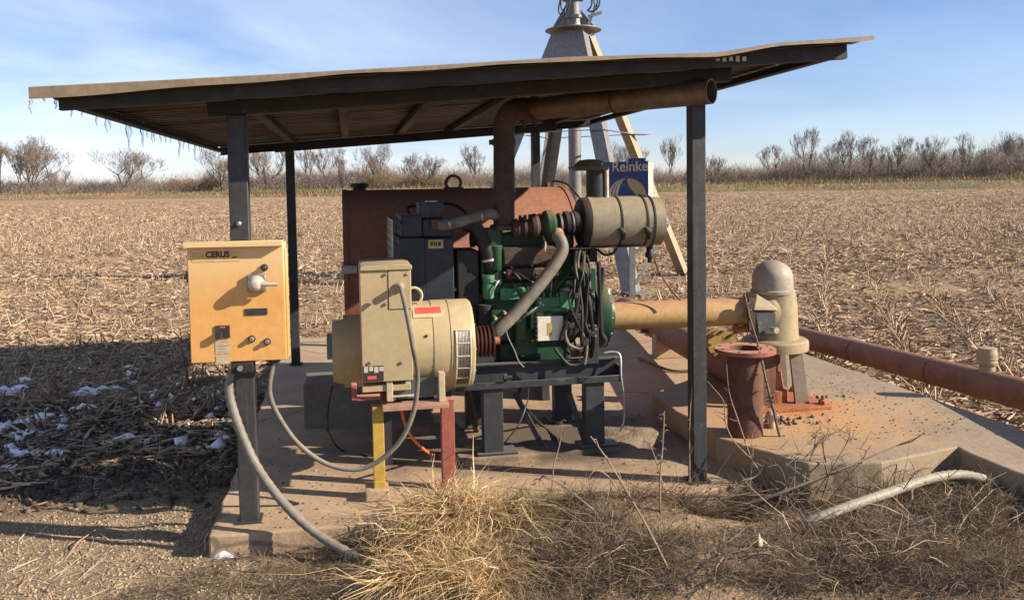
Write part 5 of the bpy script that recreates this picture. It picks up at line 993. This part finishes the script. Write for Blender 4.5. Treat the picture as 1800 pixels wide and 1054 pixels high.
# ------------------------------------------------------------------ bare trees beyond the field
m_bark = M('grey_brown_bark', (.15, .122, .104), (.10, .083, .072), .9, 0, .8, None, .2, 5)
m_twigs = MI('bare_twigs', [(.23, .185, .155), (.17, .135, .115), (.28, .225, .185)], .9, .1)
def tree_data(seed, spread=1.0, trunk=.28, forks=3, levels=5, up=.45):
    rg = random.Random(seed); big = []; fine = []
    def grow(p, d, L, r, lev):
        n = 3; q = p; 
        for k in range(n):
            d2 = (d + Vector((rg.gauss(0, .12), rg.gauss(0, .12), rg.gauss(0, .06) + .03 * lev))).normalized(); q2 = q + d2 * L / n; r2 = r * (1 - .12 * (k + 1)); (big if lev < 3 else fine).append((q, q2, r * (1 - .12 * k), r2)); q = q2; d = d2
            if lev >= 1 and lev < levels and rg.random() < (.9 if lev < 3 else .55):
                s = Vector((rg.gauss(0, 1), rg.gauss(0, 1), rg.gauss(.1, .5))).normalized(); grow(q, (d * .6 + s * .75 * spread + EZ * .12).normalized(), L * rg.uniform(.45, .75), r2 * .45, lev + (2 if lev < 3 else 1))
        if lev < levels:
            m = forks if lev == 0 else (2 if rg.random() < .65 else 3)
            a0 = rg.random() * 6.28
            for k in range(m):
                a = a0 + 6.283 * k / m + rg.gauss(0, .35); s = Vector((math.cos(a), math.sin(a), rg.gauss(.05, .25))); w = rg.uniform(.45, .85) * spread
                grow(q, (d * .8 + s * w + EZ * up * (.35 if lev else .2)).normalized(), L * rg.uniform(.62, .85) * (1.15 if lev == 0 else 1), r2 * rg.uniform(.55, .75), lev + 1)
    grow(Vector((0, 0, 0)), Vector((rg.gauss(0, .06), rg.gauss(0, .06), 1)).normalized(), trunk, .026, 0)
    arr = lambda s: tuple(np.array([list(x[i]) if i < 2 else x[i] for x in s]) for i in range(4))
    B, Fn = arr(big), arr(fine); top = max(B[1][:, 2].max(), Fn[1][:, 2].max()); return B, Fn, top
TV = []
def tree_mesh(B, rmin, sc, h, name, mat):
    p, q, r0, r1 = B; V, Fc = sticks(p * sc, q * sc, np.maximum(r0 * h, rmin), np.maximum(r1 * h, rmin * .8)); n, k, _ = V.shape
    f = np.asarray(Fc); fl = (f[None] + (np.arange(n) * k)[:, None, None]).reshape(-1, 4); me = bpy.data.meshes.new(name); me.from_pydata(V.reshape(-1, 3).tolist(), [], fl.tolist()); me.materials.append(mat); return me
spec = [(7, .62, .32, 2, 6, .75), (8, .9, .22, 3, 6, .35), (9, .58, .2, 4, 6, .6), (1, .70, .22, 3, 6, .55), (2, .60, .26, 2, 6, .65), (3, 1.0, .15, 4, 6, .35), (4, .55, .30, 2, 6, .7), (5, .66, .24, 3, 6, .55), (6, .8, .20, 3, 6, .45)]
for s_ in spec:
    B, Fn, top = tree_data(*s_); sc = 10 / top; TV.append((tree_mesh(B, .085, sc, 10, 'trunk', m_bark), tree_mesh(Fn, .0135, sc, 10, 'crown', m_twigs)))
def hor(px): return HOR - (px - 900) * ROLL
def treeY(px, off): return (217 + off) / (1 + .51 * (px - 900) / F_PX)
tl = [(6, 256, 0, 'leftmost bare tree, cut by the picture edge'), (32, 262, 1, 'second bare tree of the clump at the left edge'), (47, 254, 3, 'tall thin bare tree inside the left clump'), (62, 247, 0, 'widest bare tree at the right end of the left clump'), (98, 300, 2, 'small bare tree just right of the left clump'), (207, 266, 5, 'lone spreading bare tree between the icicles and the left clump'), (388, 268, 1, 'bare tree just left of the near left post'), (432, 274, 4, 'bare tree just right of the near left post'), (464, 262, 0, 'broad bare tree between the two left posts'), (546, 262, 0, 'bare tree right of the rear left post'), (574, 266, 3, 'slim bare tree left of the fuel tank cap'), (604, 264, 4, 'bare tree rising at the left end of the fuel tank'), (646, 266, 1, 'bare tree behind the fuel tank cap'), (670, 258, 0, 'largest bare tree above the fuel tank'), (726, 282, 4, 'lower bare tree above the middle of the tank'), (756, 276, 2, 'rounded bare tree left of the tank lifting lug'), (846, 262, 1, 'bare tree just left of the exhaust stack'), (965, 272, 4, 'bare tree seen between the tower legs'), (1092, 254, 5, 'bare tree seen behind the navy panel'), (1178, 248, 0, 'round crowned bare tree left of the near right post'), (1256, 276, 2, 'small bare tree right of the near right post'), (1362, 264, 5, 'bushy bare tree left of the tall pair'), (1418, 238, 0, 'tall bare tree, first of the right group'), (1466, 262, 4, 'lower bare tree in the right group'), (1488, 240, 3, 'tall forked bare tree in the right group'), (1530, 246, 4, 'slender bare tree right of the forked one'), (1572, 248, 5, 'bare tree left of the wide low tree'), (1640, 248, 2, 'wide low bare tree in the right group'), (1692, 242, 3, 'leaning tall bare tree right of the wide one'), (1728, 266, 4, 'lower bare tree near the right edge'), (1778, 240, 0, 'bare tree at the right picture edge')]
random.seed(9)
for (px, ty, var, lb) in tl:
    Y = treeY(px, random.uniform(22, 34)); X = (px - 900) / F_PX * Y; h = ((hor(px) - ty) / F_PX * Y + 1.6) * 1.14 + .8
    t = thing('bare_tree', lb, 'tree', (X, Y, -.8), 'bare trees beyond the field'); k = h / 10; a = random.uniform(0, 6.28); w = random.uniform(.75, 1.3) if px != 207 else 1.35
    if random.random() < .4 and px != 207: var = (var + random.choice([1, 2, 6])) % len(TV)
    for nm, me in zip(('trunk', 'crown'), TV[var]):
        o = bpy.data.objects.new(nm, me); COL.objects.link(o); o.parent = t; o.scale = (k * w, k * w, k); o.rotation_euler = (0, 0, a)
def brush(name, label, n, off0, off1, hmul, mat, pxr=(-650, 2450), r=(.03, .075), Lr=(.8, 2.6)):
    px = pxr[0] + (pxr[1] - pxr[0]) * RNG.random(n); off = off0 + (off1 - off0) * RNG.random(n); Y = (217 + off) / (1 + .51 * (px - 900) / F_PX); X = (px - 900) / F_PX * Y
    top = hmul * (5.4 + 2.4 * vnoise(px, off * .2, .021) + 1.6 * vnoise(px, off, .11) + 1.5 * vnoise(px, off, .5)) * np.interp(px, [0, 700, 1000, 1300, 1800, 2400], [1.35, 1.2, .95, .78, 1.0, 1.0])
    z = top * RNG.random(n) ** .8 - .5; d = unit(np.stack([RNG.normal(0, .6, n), RNG.normal(0, .4, n), np.abs(RNG.normal(.9, .35, n))], 1)); L = Lr[0] + (Lr[1] - Lr[0]) * RNG.random(n)
    p = np.stack([X, Y, z], 1); q = p + d * L[:, None]; V, Fc = sticks(p, q, r[0] + (r[1] - r[0]) * RNG.random(n), np.full(n, r[0] * .5)); return pieces(name, V, Fc, mat, label)
m_br = MI('brush_twigs', [(.20, .168, .148), (.145, .122, .108), (.23, .19, .165), (.175, .145, .125), (.215, .175, .148)], .95, .05)
brush('brush_belt', 'belt of leafless brown brush under the far trees', 140000, 20, 60, 1.0, m_br)
brush('far_wood', 'thin grey brown wood reading as one mass behind the trees', 56000, 60, 120, 1.55, MI('far_wood_twigs', [(.24, .20, .175), (.19, .158, .14), (.28, .23, .195)], .95, .05), r=(.018, .045), Lr=(1.2, 3.6))
brush('far_wood', 'dense grey brown wood behind the right hand trees', 26000, 40, 90, 1.75, MI('right_wood_twigs', [(.21, .178, .158), (.16, .135, .12), (.25, .21, .18)], .95, .05), (1375, 2300), r=(.02, .05), Lr=(1.2, 3.4))
brush('brush_belt', 'low pale dry brush along the levee', 22000, 14, 26, .42, MI('pale_brush', [(.27, .21, .14), (.20, .155, .11), (.30, .22, .13)], .95, .05))
brush('brush_belt', 'reddish brown leafy brush left of the near post', 4000, 30, 50, 1.05, MI('red_brush', [(.30, .155, .095), (.22, .125, .085)], .95, .05), (300, 345), (.05, .1), (.4, 1.2))
brush('brush_belt', 'olive green brush left of the near post', 4000, 24, 40, .8, MI('olive_brush', [(.15, .145, .07), (.19, .165, .085)], .95, .05), (352, 386), (.05, .1), (.4, 1.2))
brush('brush_belt', 'yellowish leafy brush behind the fuel tank', 5000, 20, 30, .85, MI('yellow_brush', [(.30, .235, .11), (.24, .185, .10)], .95, .05), (640, 790), (.04, .07), (.4, 1.4))
def levee_grass(name, label, n, pxr, mat, hh, a=(0, 14)):
    px = pxr[0] + (pxr[1] - pxr[0]) * RNG.random(n); off = a[0] + (a[1] - a[0]) * RNG.random(n); Y = (217 + off * 1.12) / (1 + .51 * (px - 900) / F_PX); X = (px - 900) / F_PX * Y
    z = np.interp(off, [0, 4, 8, 12, 18], [-.3, .9, 1.5, 1.65, 1.5]) - .35; root = np.stack([X, Y, z], 1); d = unit(np.stack([RNG.normal(0, .35, n), RNG.normal(0, .35, n), np.ones(n)], 1))
    V, Fc = ribbons(root, d, hh * (.5 + RNG.random(n)), .10 + .10 * RNG.random(n), RNG.normal(0, .15, (n, 3)), 1); return pieces(name, V, Fc, mat, label)
levee_grass('levee_grass', 'dry tan grass on the far bank', 26000, (-650, 2450), MI('tan_bank_grass', [(.34, .26, .135), (.25, .18, .10), (.38, .30, .16), (.30, .17, .095)], .95, .05), .9)
levee_grass('levee_grass', 'green grass strip on the far bank at left', 5000, (240, 700), MI('green_bank_grass', [(.115, .135, .055), (.15, .155, .07)], .95, .05), .7, (5, 11))
levee_grass('levee_grass', 'green grass strip on the far bank at right', 4500, (1330, 2200), MI('green_bank_grass', [(.125, .135, .06), (.17, .165, .08)], .95, .05), .7, (9, 14))
levee_grass('pale_reeds', 'patchy whitish dry reeds at the right end of the field', 2600, (1440, 2100), MI('white_reeds', [(.62, .57, .47), (.45, .40, .31), (.7, .66, .58)], .9, .05), .6, (1, 6))
# ------------------------------------------------------------------ grass and weeds in the foreground
m_blond = MI('blond_dry_grass', [(.66, .49, .25), (.46, .31, .145), (.74, .58, .34), (.30, .20, .10), (.60, .45, .235)], .75, .25, .25)
m_brown = MI('brown_dry_weeds', [(.22, .165, .115), (.15, .115, .082), (.31, .235, .16), (.11, .085, .062), (.19, .14, .095)], .85, .15, .15)
m_olivew = MI('olive_weeds', [(.17, .155, .075), (.23, .19, .10), (.13, .12, .062), (.28, .22, .125)], .85, .15, .2)
def tufts(name, label, spots, mat, l0, l1, w0, w1, droop=.5, up=1.0, seg=4, per=110):
    R_, D, Ls, Ws, Bn = [], [], [], [], []
    for (px, py, rx, ry, n) in spots:
        c = G(px, py, -.08); n_t = max(3, n // per); tx = c.x + RNG.normal(0, rx, n_t); ty = c.y + RNG.normal(0, ry, n_t); k = RNG.integers(0, n_t, n)
        x = tx[k] + RNG.normal(0, .025, n); y = ty[k] + RNG.normal(0, .025, n); okk = off_slab(x, y, -.03) & (y > 2.2); x, y, k = x[okk], y[okk], k[okk]; m = len(x)
        lean = RNG.normal(0, .45, (n_t, 2)); d = unit(np.stack([lean[k, 0] + RNG.normal(0, .38, m), lean[k, 1] + RNG.normal(0, .38, m), up * np.abs(RNG.normal(1, .25, m))], 1)); L = l0 + (l1 - l0) * RNG.random(m) ** 1.4
        b = np.stack([d[:, 0] * .7 + RNG.normal(0, .3, m), d[:, 1] * .7 + RNG.normal(0, .3, m), -np.abs(RNG.normal(droop, .25, m))], 1) * L[:, None]
        R_.append(np.stack([x, y, H(x, y) - .01], 1)); D.append(d); Ls.append(L); Ws.append(w0 + (w1 - w0) * RNG.random(m) ** 2); Bn.append(b)
    V, Fc = ribbons(np.concatenate(R_), np.concatenate(D), np.concatenate(Ls), np.concatenate(Ws), np.concatenate(Bn), seg)
    zf = H(V[:, :, 0].ravel(), V[:, :, 1].ravel()).reshape(V.shape[:2]) + .002; V[:, :, 2] = np.maximum(V[:, :, 2], zf); return pieces(name, V, Fc, mat, label)
tufts('dry_grass', 'tall blond dry grass in front of the generator stand', [(810, 945, .09, .07, 2600), (835, 900, .07, .04, 1300), (780, 1015, .11, .07, 2400), (705, 915, .05, .03, 350), (680, 985, .05, .04, 200), (860, 1030, .07, .06, 900), (750, 960, .06, .05, 500)], m_blond, .10, .34, .003, .009, .75, 1.15)
tufts('dry_grass', 'low straw lying before the slab', [(780, 1000, .12, .12, 900), (520, 905, .12, .05, 260), (980, 1010, .3, .15, 300)], m_blond, .08, .26, .002, .006, .2, .25, 2)
tufts('brown_weeds', 'brown dry weeds covering the ground before the slab centre', [(1000, 990, .22, .10, 2600), (930, 1020, .16, .10, 1600), (1090, 1030, .14, .06, 1500), (1050, 900, .2, .04, 1000)], m_brown, .05, .18, .002, .006, .4, .8, 4, 40)
tufts('olive_weeds', 'olive brown leafy weeds between the blond grass and the sand', [(945, 925, .12, .06, 1500), (900, 950, .08, .06, 700), (985, 915, .08, .04, 500)], m_olivew, .05, .16, .002, .006, .3, .9, 3)
tufts('brown_weeds', 'taller brown dry weeds between the olive weeds and the sand mound', [(1040, 950, .10, .06, 700), (980, 1000, .12, .06, 900), (1140, 1000, .10, .05, 500), (1100, 900, .14, .03, 500)], m_brown, .10, .28, .002, .005, .4, 1.0, 4, 40)
tufts('straw_stems', 'pale straw stems among the right hand weeds', [(1600, 960, .3, .1, 160), (1480, 1010, .2, .06, 90), (1720, 960, .2, .1, 90), (1020, 980, .2, .1, 90)], MI('pale_stems', [(.46, .36, .24), (.36, .27, .18), (.54, .43, .30)], .8, .2), .10, .30, .003, .007, .4, .7, 4, 3)
tufts('straw_stems', 'thick pale straw stems bent over the blond grass', [(790, 950, .13, .10, 120), (720, 980, .09, .07, 50), (860, 1000, .10, .08, 60), (690, 900, .06, .03, 40)], MI('pale_straw', [(.70, .55, .33), (.60, .46, .27), (.76, .62, .40)], .7, .3, .2), .14, .36, .007, .014, .6, .9, 4)
tufts('brown_weeds', 'dark tangled weeds in the right foreground', [(1540, 985, .14, .09, 2200), (1640, 955, .2, .10, 2800), (1750, 920, .18, .09, 2000), (1560, 1030, .2, .07, 2600), (1720, 1020, .22, .09, 3000), (1400, 1040, .16, .04, 900), (1520, 880, .14, .05, 500), (1780, 860, .12, .06, 600)], m_brown, .05, .20, .002, .006, .4, .7, 4, 40)
tufts('short_grass', 'short dry grass and litter in the left foreground', [(440, 1020, .25, .09, 1500), (560, 1010, .22, .09, 2200), (620, 960, .12, .06, 1100), (480, 975, .15, .05, 700), (330, 1040, .3, .07, 500)], m_brown, .03, .11, .0015, .004, .3, .7, 3)
tufts('ground_litter', 'brown leaf and stem litter over the soil before the slab', [(900, 1000, .5, .16, 3600), (1150, 985, .45, .10, 2600), (1000, 905, .5, .05, 2600), (1550, 1000, .5, .12, 3600), (600, 1010, .4, .10, 2600), (1150, 890, .25, .03, 900)], m_brown, .02, .11, .002, .008, .1, .22, 2, 4)
tufts('wiry_weeds', 'wiry brown weed tangle against the front of the pump pad', [(1400, 880, .14, .06, 700), (1480, 880, .16, .06, 800), (1340, 895, .10, .05, 450), (1580, 890, .16, .06, 700), (1230, 905, .16, .04, 500)], m_brown, .12, .34, .0018, .0042, .35, 1.0, 5)
tufts('dead_leaves', 'broken corn leaves lying on the left gravel', [(120, 880, .9, .35, 900), (300, 960, .6, .2, 700), (200, 800, 1.0, .3, 1400), (60, 1010, .4, .2, 500)], m_res, .03, .15, .004, .014, .05, .10, 2, 1)
def weed(label, pts, r=.0055, twig=5, seed=0, mat=None, name='dry_weed', cat='weed', grp='dead weed stalks', z=-.09, lens=.10):
    rg = random.Random(seed); g = G(*pts[0], z); Y0 = g.y; path = smoothpath([Vector((g.x, g.y, min(g.z, float(H(g.x, g.y)) - .01)))] + [P(x, y, Y0 + rg.uniform(-.03, .03)) for x, y in pts[1:]], 6)
    t = thing(name, label, cat, path[0], grp); n = len(path); MB().tube(path, [r * (1 - .65 * i / (n - 1)) * (1 + .18 * rg.random()) for i in range(n)], 6).build('stem', mat or m_stem, t)
    for k in range(twig):
        i = rg.randrange(n // 4, n - 1); d = Vector((rg.gauss(0, 1), rg.gauss(0, .5), rg.gauss(.5, .5))).normalized(); L = rg.uniform(.4, 1.4) * lens; q = path[i]; b = MB().tube([q, q + d * L * .5 + EZ * .01, q + d * L + Vector((rg.gauss(0, .3), rg.gauss(0, .2), rg.gauss(0, .3))) * L * .5], [r * .5, r * .38, r * .2], 5); b.build('twig', mat or m_stem, t)
    return t
weed('thick spiky dead stalk leaning across the open flanged pipe', [(1398, 842), (1384, 800), (1369, 759), (1359, 717), (1346, 666), (1333, 608), (1319, 562), (1309, 514)], .011, 46, 2, m_twig, lens=.028)
weed('upright spiky stalk left of the near right post', [(1162, 930), (1160, 850), (1165, 780), (1168, 722)], .006, 22, 3, lens=.03)
weed('long pale stalk leaning left across the slab front', [(1190, 1030), (1140, 930), (1100, 860), (1066, 805), (1038, 766)], .006, 8, 4, lens=.05)
weed('stalk close against the near right post', [(1213, 880), (1212, 800), (1213, 730), (1217, 678)], .0045, 5, 5, lens=.04)
weed('hooked pale stalk on the slab front', [(1110, 905), (1090, 868), (1070, 838), (1050, 826), (1036, 836), (1036, 852)], .005, 2, 6, lens=.05)
weed('crooked dark stalk with curled tip in front of the slab', [(1080, 965), (1050, 905), (1024, 880), (985, 850), (955, 838), (948, 845)], .006, 4, 7, m_twig, lens=.05)
weed('thin stalk rising before the right skid leg', [(968, 890), (972, 830), (985, 775), (986, 740)], .0045, 6, 8, lens=.05)
weed('knobbly stalk with seed heads left of the post', [(1182, 900), (1168, 860), (1150, 800), (1139, 776)], .0055, 16, 9, lens=.035)
weed('bent stalk crossing the dark gap right of the post', [(1365, 882), (1330, 820), (1290, 775), (1275, 740), (1272, 705), (1244, 670)], .005, 5, 10, lens=.06)
weed('slanting stalk in front of the open pipe', [(1352, 872), (1318, 800), (1298, 740), (1282, 690), (1277, 640)], .005, 5, 11, lens=.06)
weed('stalk with forked top before the pump pad', [(1400, 890), (1412, 840), (1430, 790), (1436, 755)], .005, 12, 12, lens=.09)
weed('arching stalk over the pump pad edge', [(1380, 885), (1405, 820), (1440, 780), (1475, 758), (1500, 780)], .0045, 9, 13, lens=.09)
weed('curled stalk right of the forked stalk', [(1440, 895), (1460, 830), (1490, 775), (1495, 750)], .0045, 10, 14, lens=.09)
weed('low branching stalk by the pale conduit', [(1660, 930), (1662, 880), (1668, 830)], .0045, 10, 15, lens=.08)
weed('upright stalk among the right hand weeds', [(1740, 925), (1738, 870), (1742, 830)], .0045, 9, 16, lens=.08)
weed('dry stalk in the sand hollow', [(1300, 870), (1330, 840), (1360, 800), (1385, 775)], .0045, 8, 17, lens=.08)
weed('thin grey stalk leaning right at the slab corner', [(1235, 905), (1290, 860), (1330, 835), (1345, 812)], .0045, 6, 18, lens=.06)
weed('short stalk at the edge of the sand mound', [(1162, 1000), (1160, 950), (1157, 905)], .004, 6, 19, lens=.05)
weed('stalk standing in the brown weeds near the slab', [(1050, 990), (1048, 940), (1045, 890)], .005, 8, 20, m_twig, lens=.05)
random.seed(31)
for k in range(16):
    x0 = 1330 + 230 * (k + random.random() * .8) / 16; y0 = random.uniform(880, 930); x1 = x0 + random.uniform(-70, 90); y1 = y0 - random.uniform(50, 120)
    weed('wiry brown stalk in the tangle before the pump pad, %s from the left' % ORD[k], [(x0, y0), ((x0 * 2 + x1) / 3 + random.uniform(-12, 12), (y0 * 2 + y1) / 3), (x1, y1), (x1 + random.uniform(-25, 25), y1 + random.uniform(-14, 22))], .0038, 7, 40 + k, random.choice([m_stem, m_twig]), grp='wiry stalks in the tangle', lens=.09)
def branch(label, pts, r, seed, twig=6):
    rg = random.Random(seed); path = smoothpath([G(x, y, z) for x, y, z in pts], 7); n = len(path); t = thing('fallen_branch', label, 'branch', path[0]); MB().tube(path, [r * (1 - .7 * i / (n - 1)) * (1 + .15 * rg.random()) for i in range(n)], 7).build('stem', m_twig, t)
    for k in range(twig): i = rg.randrange(3, n - 1); q = path[i]; d = Vector((rg.gauss(.4, .6), rg.gauss(0, .6), rg.gauss(.5, .3))).normalized() * rg.uniform(.05, .16); MB().tube([q, q + d * .5, q + d + EZ * rg.gauss(0, .02)], [r * .45, r * .35, r * .15], 5).build('twig', m_twig, t)
branch('long dark branch slanting up across the front of the pump pad', [(1240, 905, -.04), (1330, 880, .05), (1400, 855, .12), (1500, 815, .2), (1612, 768, .27)], .010, 1)
branch('grey branch lying along the slab edge and the sand', [(1060, 925, -.05), (1150, 905, -.03), (1240, 880, -.01), (1370, 858, .03)], .009, 2)
branch('thin branch lying over the sand mound', [(1250, 985, .0), (1330, 972, .02), (1420, 968, .0), (1500, 985, -.05)], .007, 3)
branch('pale branch lying behind the long dark branch', [(1100, 880, -.03), (1230, 872, .0), (1400, 868, .0), (1460, 860, .02)], .008, 4)
q = G(1340, 968, .0); lf = MB(); lf.add([q + Vector((-.02, 0, -.01)), q + Vector((.012, .01, -.01)), q + Vector((.004, .015, .04)), q + Vector((-.016, 0, .085))], [(0, 1, 2, 3)]); lo = lf.build('husk_leaf', m_cream, None); sd_ = lo.modifiers.new('t', 'SOLIDIFY'); sd_.thickness = .002; tag(lo, 'single upright pale husk leaf on the sand mound', 'leaf')
# ------------------------------------------------------------------ tidy
for o in bpy.data.objects:
    if '_org' in o: del o['_org']
